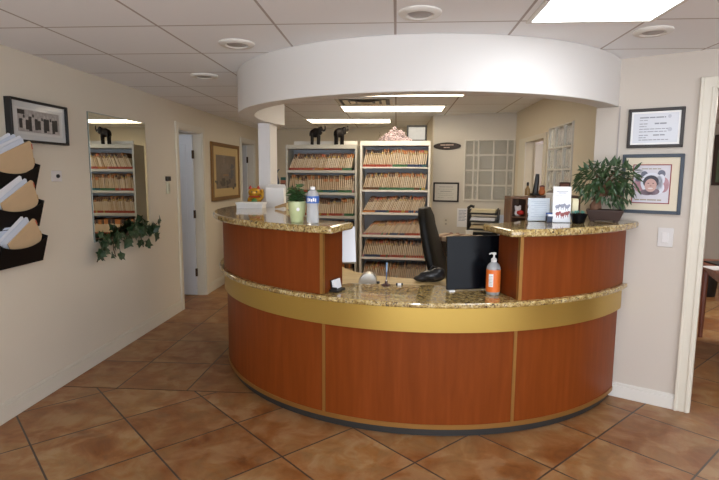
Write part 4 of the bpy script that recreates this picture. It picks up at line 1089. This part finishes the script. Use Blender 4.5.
# ------------------------------------------------------------------ things on the right wing
o = thing('form_stand', 'clear stand with a pale blank-lined form behind the blue box', 'sign holder', (.925, 3.445, ZG), 0)
MB().box(-.068, .068, -.001, .001, .004, .150, Matrix.Rotation(R(-8), 4, 'X')).build('form_sheet', PAPER, o)
CLR = glassy('acrylic', 'f2f6f8', .02, 1.2)
MB().box(-.070, .070, -.006, -.003, 0, .153, Matrix.Rotation(R(-8), 4, 'X')).build('acrylic_face', CLR, o); MB().box(-.070, .070, -.004, .05, 0, .003).build('acrylic_foot', CLR, o)
b = MB()
for k in range(9): b.box(-.05 + .02 * (k % 2), .05, -.0014, -.001, .03 + .012 * k, .0315 + .012 * k, Matrix.Rotation(R(-8), 4, 'X'))
b.build('printed_text', mat('ink_blue', '98a0b4'), o)
o = thing('card_box', 'small navy and white box in front of the pale form', 'box', (.985, 3.395, ZG), 4)
MB().box(-.028, .028, -.018, .018, 0, .038).build('box_body', mat('navy_card', '1f2a44', .4), o, bevel=.002)
MB().box(-.024, .024, -.014, .014, .038, .050).build('white_cards', PAPER, o); MB().box(-.027, .027, .012, .017, .038, .060).build('box_back', mat('navy_blue', '33508e', .4), o, bevel=.001)
o = thing('white_binder', 'narrow white binder standing upright left of the patterned sign', 'binder', (1.020, 3.50, ZG))
MB().box(-.020, .018, -.07, .09, 0, .180).build('cover', WHITE, o, bevel=.003)
MB().box(-.014, .012, -.066, .092, .004, .176).build('pages', PAPER, o)
o = thing('cream_book', 'narrow cream book standing upright right of the patterned sign', 'book', (1.150, 3.50, ZG))
MB().box(-.020, .018, -.06, .08, 0, .148).build('cover', mat('cream_cover', 'e0d5b0', .5), o, bevel=.003)
MB().box(-.013, .011, -.056, .082, .004, .144).build('pages', PAPER, o)
o = thing('sign_holder', 'upright white sign with red and grey animal pattern in a clear holder', 'sign', (1.045, 3.372, ZG), -2)
MB().box(-.053, .053, -.001, .001, .004, .222, Matrix.Rotation(R(-4), 4, 'X')).build('printed_sheet', PAPER, o)
MB().box(-.055, .055, .002, .005, 0, .226, Matrix.Rotation(R(-4), 4, 'X')).build('acrylic_back', WHITEG, o); MB().box(-.055, .055, -.035, .02, 0, .003).build('acrylic_foot', CLR, o)
M4 = Matrix.Rotation(R(-4), 4, 'X')
text_lines_rows = [(-.035, .035, .195, .004), (-.022, .022, .186, .004), (-.04, .04, .168, .002)]
b = MB()
for x0, x1, z, t in text_lines_rows:
    x = x0
    while x < x1: b.box(x, x + .006, -.0015, -.0011, z - t / 2, z + t / 2, M4); x += .008
b.build('printed_text', INK, o)
ga, ra = MB(), MB()
for k, (x, z) in enumerate(((-.028, .10), (.002, .105), (.030, .10), (-.025, .055), (.004, .050), (.030, .058))):
    q = ga if k < 3 else ra
    q.disc(x, z, .014, .012, -.0014 - .00004 * k, 14, M4); q.disc(x + .013, z + .008, .008, .008, -.0014 - .00004 * k, 12, M4)
    for dx in (-.007, .006): q.box(x + dx - .002, x + dx + .002, -.0015, -.0012, z - .024, z - .004, M4)
ga.build('grey_animals', mat('print_grey', '8d90a0', .5, noise=.5, scale=80), o); ra.build('red_animals', mat('print_red', '9a4f50', .5, noise=.5, scale=80), o)

o = thing('succulent_pot', 'small black bowl of blue-green succulents beside the patterned sign', 'potted plant', (1.140, 3.345, ZG))
MB().lathe([(.032, 0), (.036, .004), (.044, .035), (.052, .054), (.053, .060), (.048, .058), (.03, .046), (.001, .045)], n=28).build('bowl', BLACKG, o, smooth=True)
b = MB(); rr = random.Random(5)
for cx, cy, cr in ((-.022, -.006, .024), (.016, -.012, .024), (0, .02, .024), (.034, .012, .016), (-.03, .022, .016)):
    for ring in range(3):
        for k in range(7):
            a = 2 * math.pi * (k + .5 * ring) / 7; r = cr * (1 - ring * .32)
            add_leaf(b, (cx, cy, .060 + .006 * ring), (math.cos(a), math.sin(a), .7 + .6 * ring), (0, 0, 1), r * 1.1, 'leaf')
b.build('rosettes', mat('succulent', '76b8aa', .5, noise=.3, scale=40), o)

BX, BY = 1.355, 3.50
o = thing('bonsai', 'bushy ficus bonsai in a brown rectangular pot on the right granite top', 'bonsai', (BX, BY, ZG), -20)
b = MB(); w0, d0, w1, d1, h = .088, .052, .112, .068, .076
b.add([(-w0, -d0, .010), (w0, -d0, .010), (w0, d0, .010), (-w0, d0, .010), (-w1, -d1, h), (w1, -d1, h), (w1, d1, h), (-w1, d1, h), (-w1 + .010, -d1 + .010, h), (w1 - .010, -d1 + .010, h), (w1 - .010, d1 - .010, h), (-w1 + .010, d1 - .010, h), (-w0, -d0 + .01, h - .012), (w0, -d0 + .01, h - .012), (w0, d0 - .01, h - .012), (-w0, d0 - .01, h - .012)],
      [(3, 2, 1, 0), (0, 1, 5, 4), (1, 2, 6, 5), (2, 3, 7, 6), (3, 0, 4, 7), (4, 5, 9, 8), (5, 6, 10, 9), (6, 7, 11, 10), (7, 4, 8, 11), (8, 9, 13, 12), (9, 10, 14, 13), (10, 11, 15, 14), (11, 8, 12, 15), (12, 13, 14, 15)])
for x in (-.07, .07):
    for y in (-.035, .035): b.box(x - .014, x + .014, y - .012, y + .012, 0, .012)
b.build('pot', mat('pot_brown', '37231b', .55, noise=.15), o, bevel=.003)
MB().ball((0, 0, .066), (.088, .046, .014), 16, 6).build('soil', SOIL, o)
b = MB(); b.tube([(-.055, 0, .060), (-.060, .0, .10), (-.045, .0, .14), (-.025, 0, .19), (-.01, 0, .24)], [.034, .032, .026, .018, .012]); b.tube([(-.075, -.02, .06), (-.072, -.005, .10), (-.052, 0, .14)], [.016, .018, .016]); b.tube([(-.03, .01, .06), (-.035, .005, .10), (-.042, 0, .13)], [.014, .015, .014])
br_ = []
for e in ((.10, -.02, .20), (.13, .0, .28), (.06, .03, .34), (-.08, -.02, .34), (-.12, 0, .24), (-.12, .02, .16), (.02, -.05, .28), (.10, .02, .32), (.13, -.02, .14)):
    b.tube([(-.03, 0, .17), ((e[0] - .03) / 2, e[1] / 2, (e[2] + .19) / 2 + .015), e], [.010, .006, .003], 6); br_.append(e)
b.build('trunk', mat('bark', '6a4a36', .8, noise=.3, scale=30, bump=.5), o, remesh=0, smooth=True)
lf = MB(); rr = random.Random(21)
cnt = 0
while cnt < 560:
    x, y, z = rr.uniform(-.18, .20), rr.uniform(-.12, .09), rr.uniform(.08, .385)
    zc = .265; ex = (x - .005) / .185; ez = (z - zc) / (.125 if z > zc else .19)
    if ex * ex + ez * ez + (y / .11) ** 2 > 1: continue
    if z < .15 and -.09 < x < .04 and rr.random() < .85: continue
    if z < .20 and rr.random() < .45: continue
    out = Vector((ex, y / .12, .15 if z > zc else -.5)).normalized() if abs(ex) + abs(y) > .1 else Vector((rr.uniform(-1, 1), -.5, .3))
    d = out + Vector((rr.uniform(-.8, .8), rr.uniform(-.7, .7), rr.uniform(-1.1, .25)))
    add_leaf(lf, (x, y, z), d, (rr.uniform(-.5, .5), -.5, 1), rr.uniform(.040, .066), 'leaf'); cnt += 1
for k in range(26):                              # upright shoots along the crown
    x = rr.uniform(-.15, .17); add_leaf(lf, (x, rr.uniform(-.06, .06), .360 - abs(x - .01) * .22), (rr.uniform(-.7, .7), rr.uniform(-.4, .2), .8), (0, -1, .3), rr.uniform(.05, .075), 'leaf')
lf.build('foliage', LEAF, o)

# ------------------------------------------------------------------ left of the left cabinet
o = thing('bookcase', 'narrow low bookcase between the post and the grey file cabinet', 'bookcase', (-1.58, 7.16, 0), TH)
b = MB(); b.box(-.14, -.12, 0, .28, 0, 1.36); b.box(.08, .10, 0, .28, 0, 1.36); b.build('side_panel', TRIM, o, bevel=.002)
MB().box(-.14, .10, 0, .28, 1.34, 1.362).build('top_board', TRIM, o, bevel=.002)
for z in (.1, .5, .9): MB().box(-.12, .08, .01, .28, z, z + .018).build('shelf', TRIM, o)
MB().box(-.14, .10, .27, .28, 0, 1.34).build('back_board', TRIM, o)
for k, (h, lb) in enumerate((('7a4038', 'lowest dark red book of the pile beside the grey file cabinet'), ('c07a62', 'salmon book in the middle of the pile beside the grey file cabinet'), ('2d6a60', 'topmost green book of the pile beside the grey file cabinet'))):
    o = thing('book', lb, 'book', (-1.545, 7.24, 1.3625 + .042 * k), TH + 2 * k, 'books beside the grey cabinet')
    MB().box(-.05, .06, -.07, .09, 0, .040).build('cover', mat('book_' + h, h, .5), o, bevel=.003); MB().box(-.045, .056, -.066, .0905, .004, .036).build('pages', PAPER, o)
o = thing('blue_vase', 'slim dark blue vase with two spout tips on the narrow bookcase', 'vase', (-1.662, 7.22, 1.362))
MB().lathe([(.030, 0), (.036, .02), (.032, .09), (.018, .15), (.014, .18)], n=20).build('vase_body', mat('vase_blue', '45506a', .3), o, smooth=True)
b = MB(); b.tube([(0, 0, .17), (.015, 0, .21), (.04, 0, .235)], [.013, .010, .006]); b.tube([(0, 0, .17), (-.012, 0, .22), (-.018, 0, .26)], [.013, .009, .004]); b.build('spout', mat('vase_blue', '45506a'), o, smooth=True)

# ------------------------------------------------------------------ next room, seen through the doorway
o = thing('framed_painting', 'dark framed green landscape painting on the far wall beyond the doorway', 'framed picture', (5.24, 8.199, 1.775))
def paint2(pic, w, h, y):
    b = MB()
    for k in range(40): b.disc(rnd.uniform(-.46, .46) * w, rnd.uniform(-.35, .4) * h, rnd.uniform(.03, .08) * w, rnd.uniform(.03, .09) * h, y - .0003, 10)
    b.build('painted_foliage', mat('art_foliage', '3c4a34', .6, noise=.5, scale=25), pic)
    b = MB()
    for k in range(14): b.disc(rnd.uniform(-.46, .46) * w, rnd.uniform(-.42, .3) * h, .03 * w, .03 * h, y - .0005, 10)
    b.build('painted_blossom', mat('art_blossom', 'a87a6a', .6, noise=.4, scale=30), pic)
frame_set(o, 1.1, .74, .045, .03, mat('frame_darkwood', '3c281c', .4), paint2, None, 0, mat('art_green', '5a6a4c', .5, noise=.4, scale=12))
o = thing('side_table', 'reddish wooden table standing in the room beyond the doorway', 'table', (3.03, 4.51, 0), 70.6)
MB().box(-.58, .60, -.35, .35, .70, .75).build('table_top', RWOOD, o, bevel=.008)
for x in (-.50, .52):
    for y in (-.28, .28): MB().tube([(x, y, .70), (x, y, 0)], [.028, .020]).build('leg', RWOOD, o, smooth=True)
MB().box(-.50, .52, -.28, .28, .63, .70).build('apron', RWOOD, o)
tag(MB().box(-.15, .15, -.11, .11, 0, .012).build('black_folder', BLACKP, bevel=.002), 'black folder lying on the table beyond the doorway', 'folder')
bpy.data.objects['black_folder'].location = (2.99, 4.86, .75)
tag(MB().box(-.15, .12, -.10, .10, 0, .004).build('white_sheet', PAPER), 'white paper sheet lying on the table beyond the doorway, nearest its front edge', 'paper')
bpy.data.objects['white_sheet'].location = (2.82, 4.62, .75)
o = thing('waste_bin', 'black waste bin on the floor behind the table beyond the doorway', 'bin', (4.02, 6.95, 0))
MB().lathe([(.11, 0), (.115, .01), (.145, .33), (.150, .34), (.140, .335), (.108, .02), (.001, .02)], n=28).build('bin_body', BLACKP, o, smooth=True)
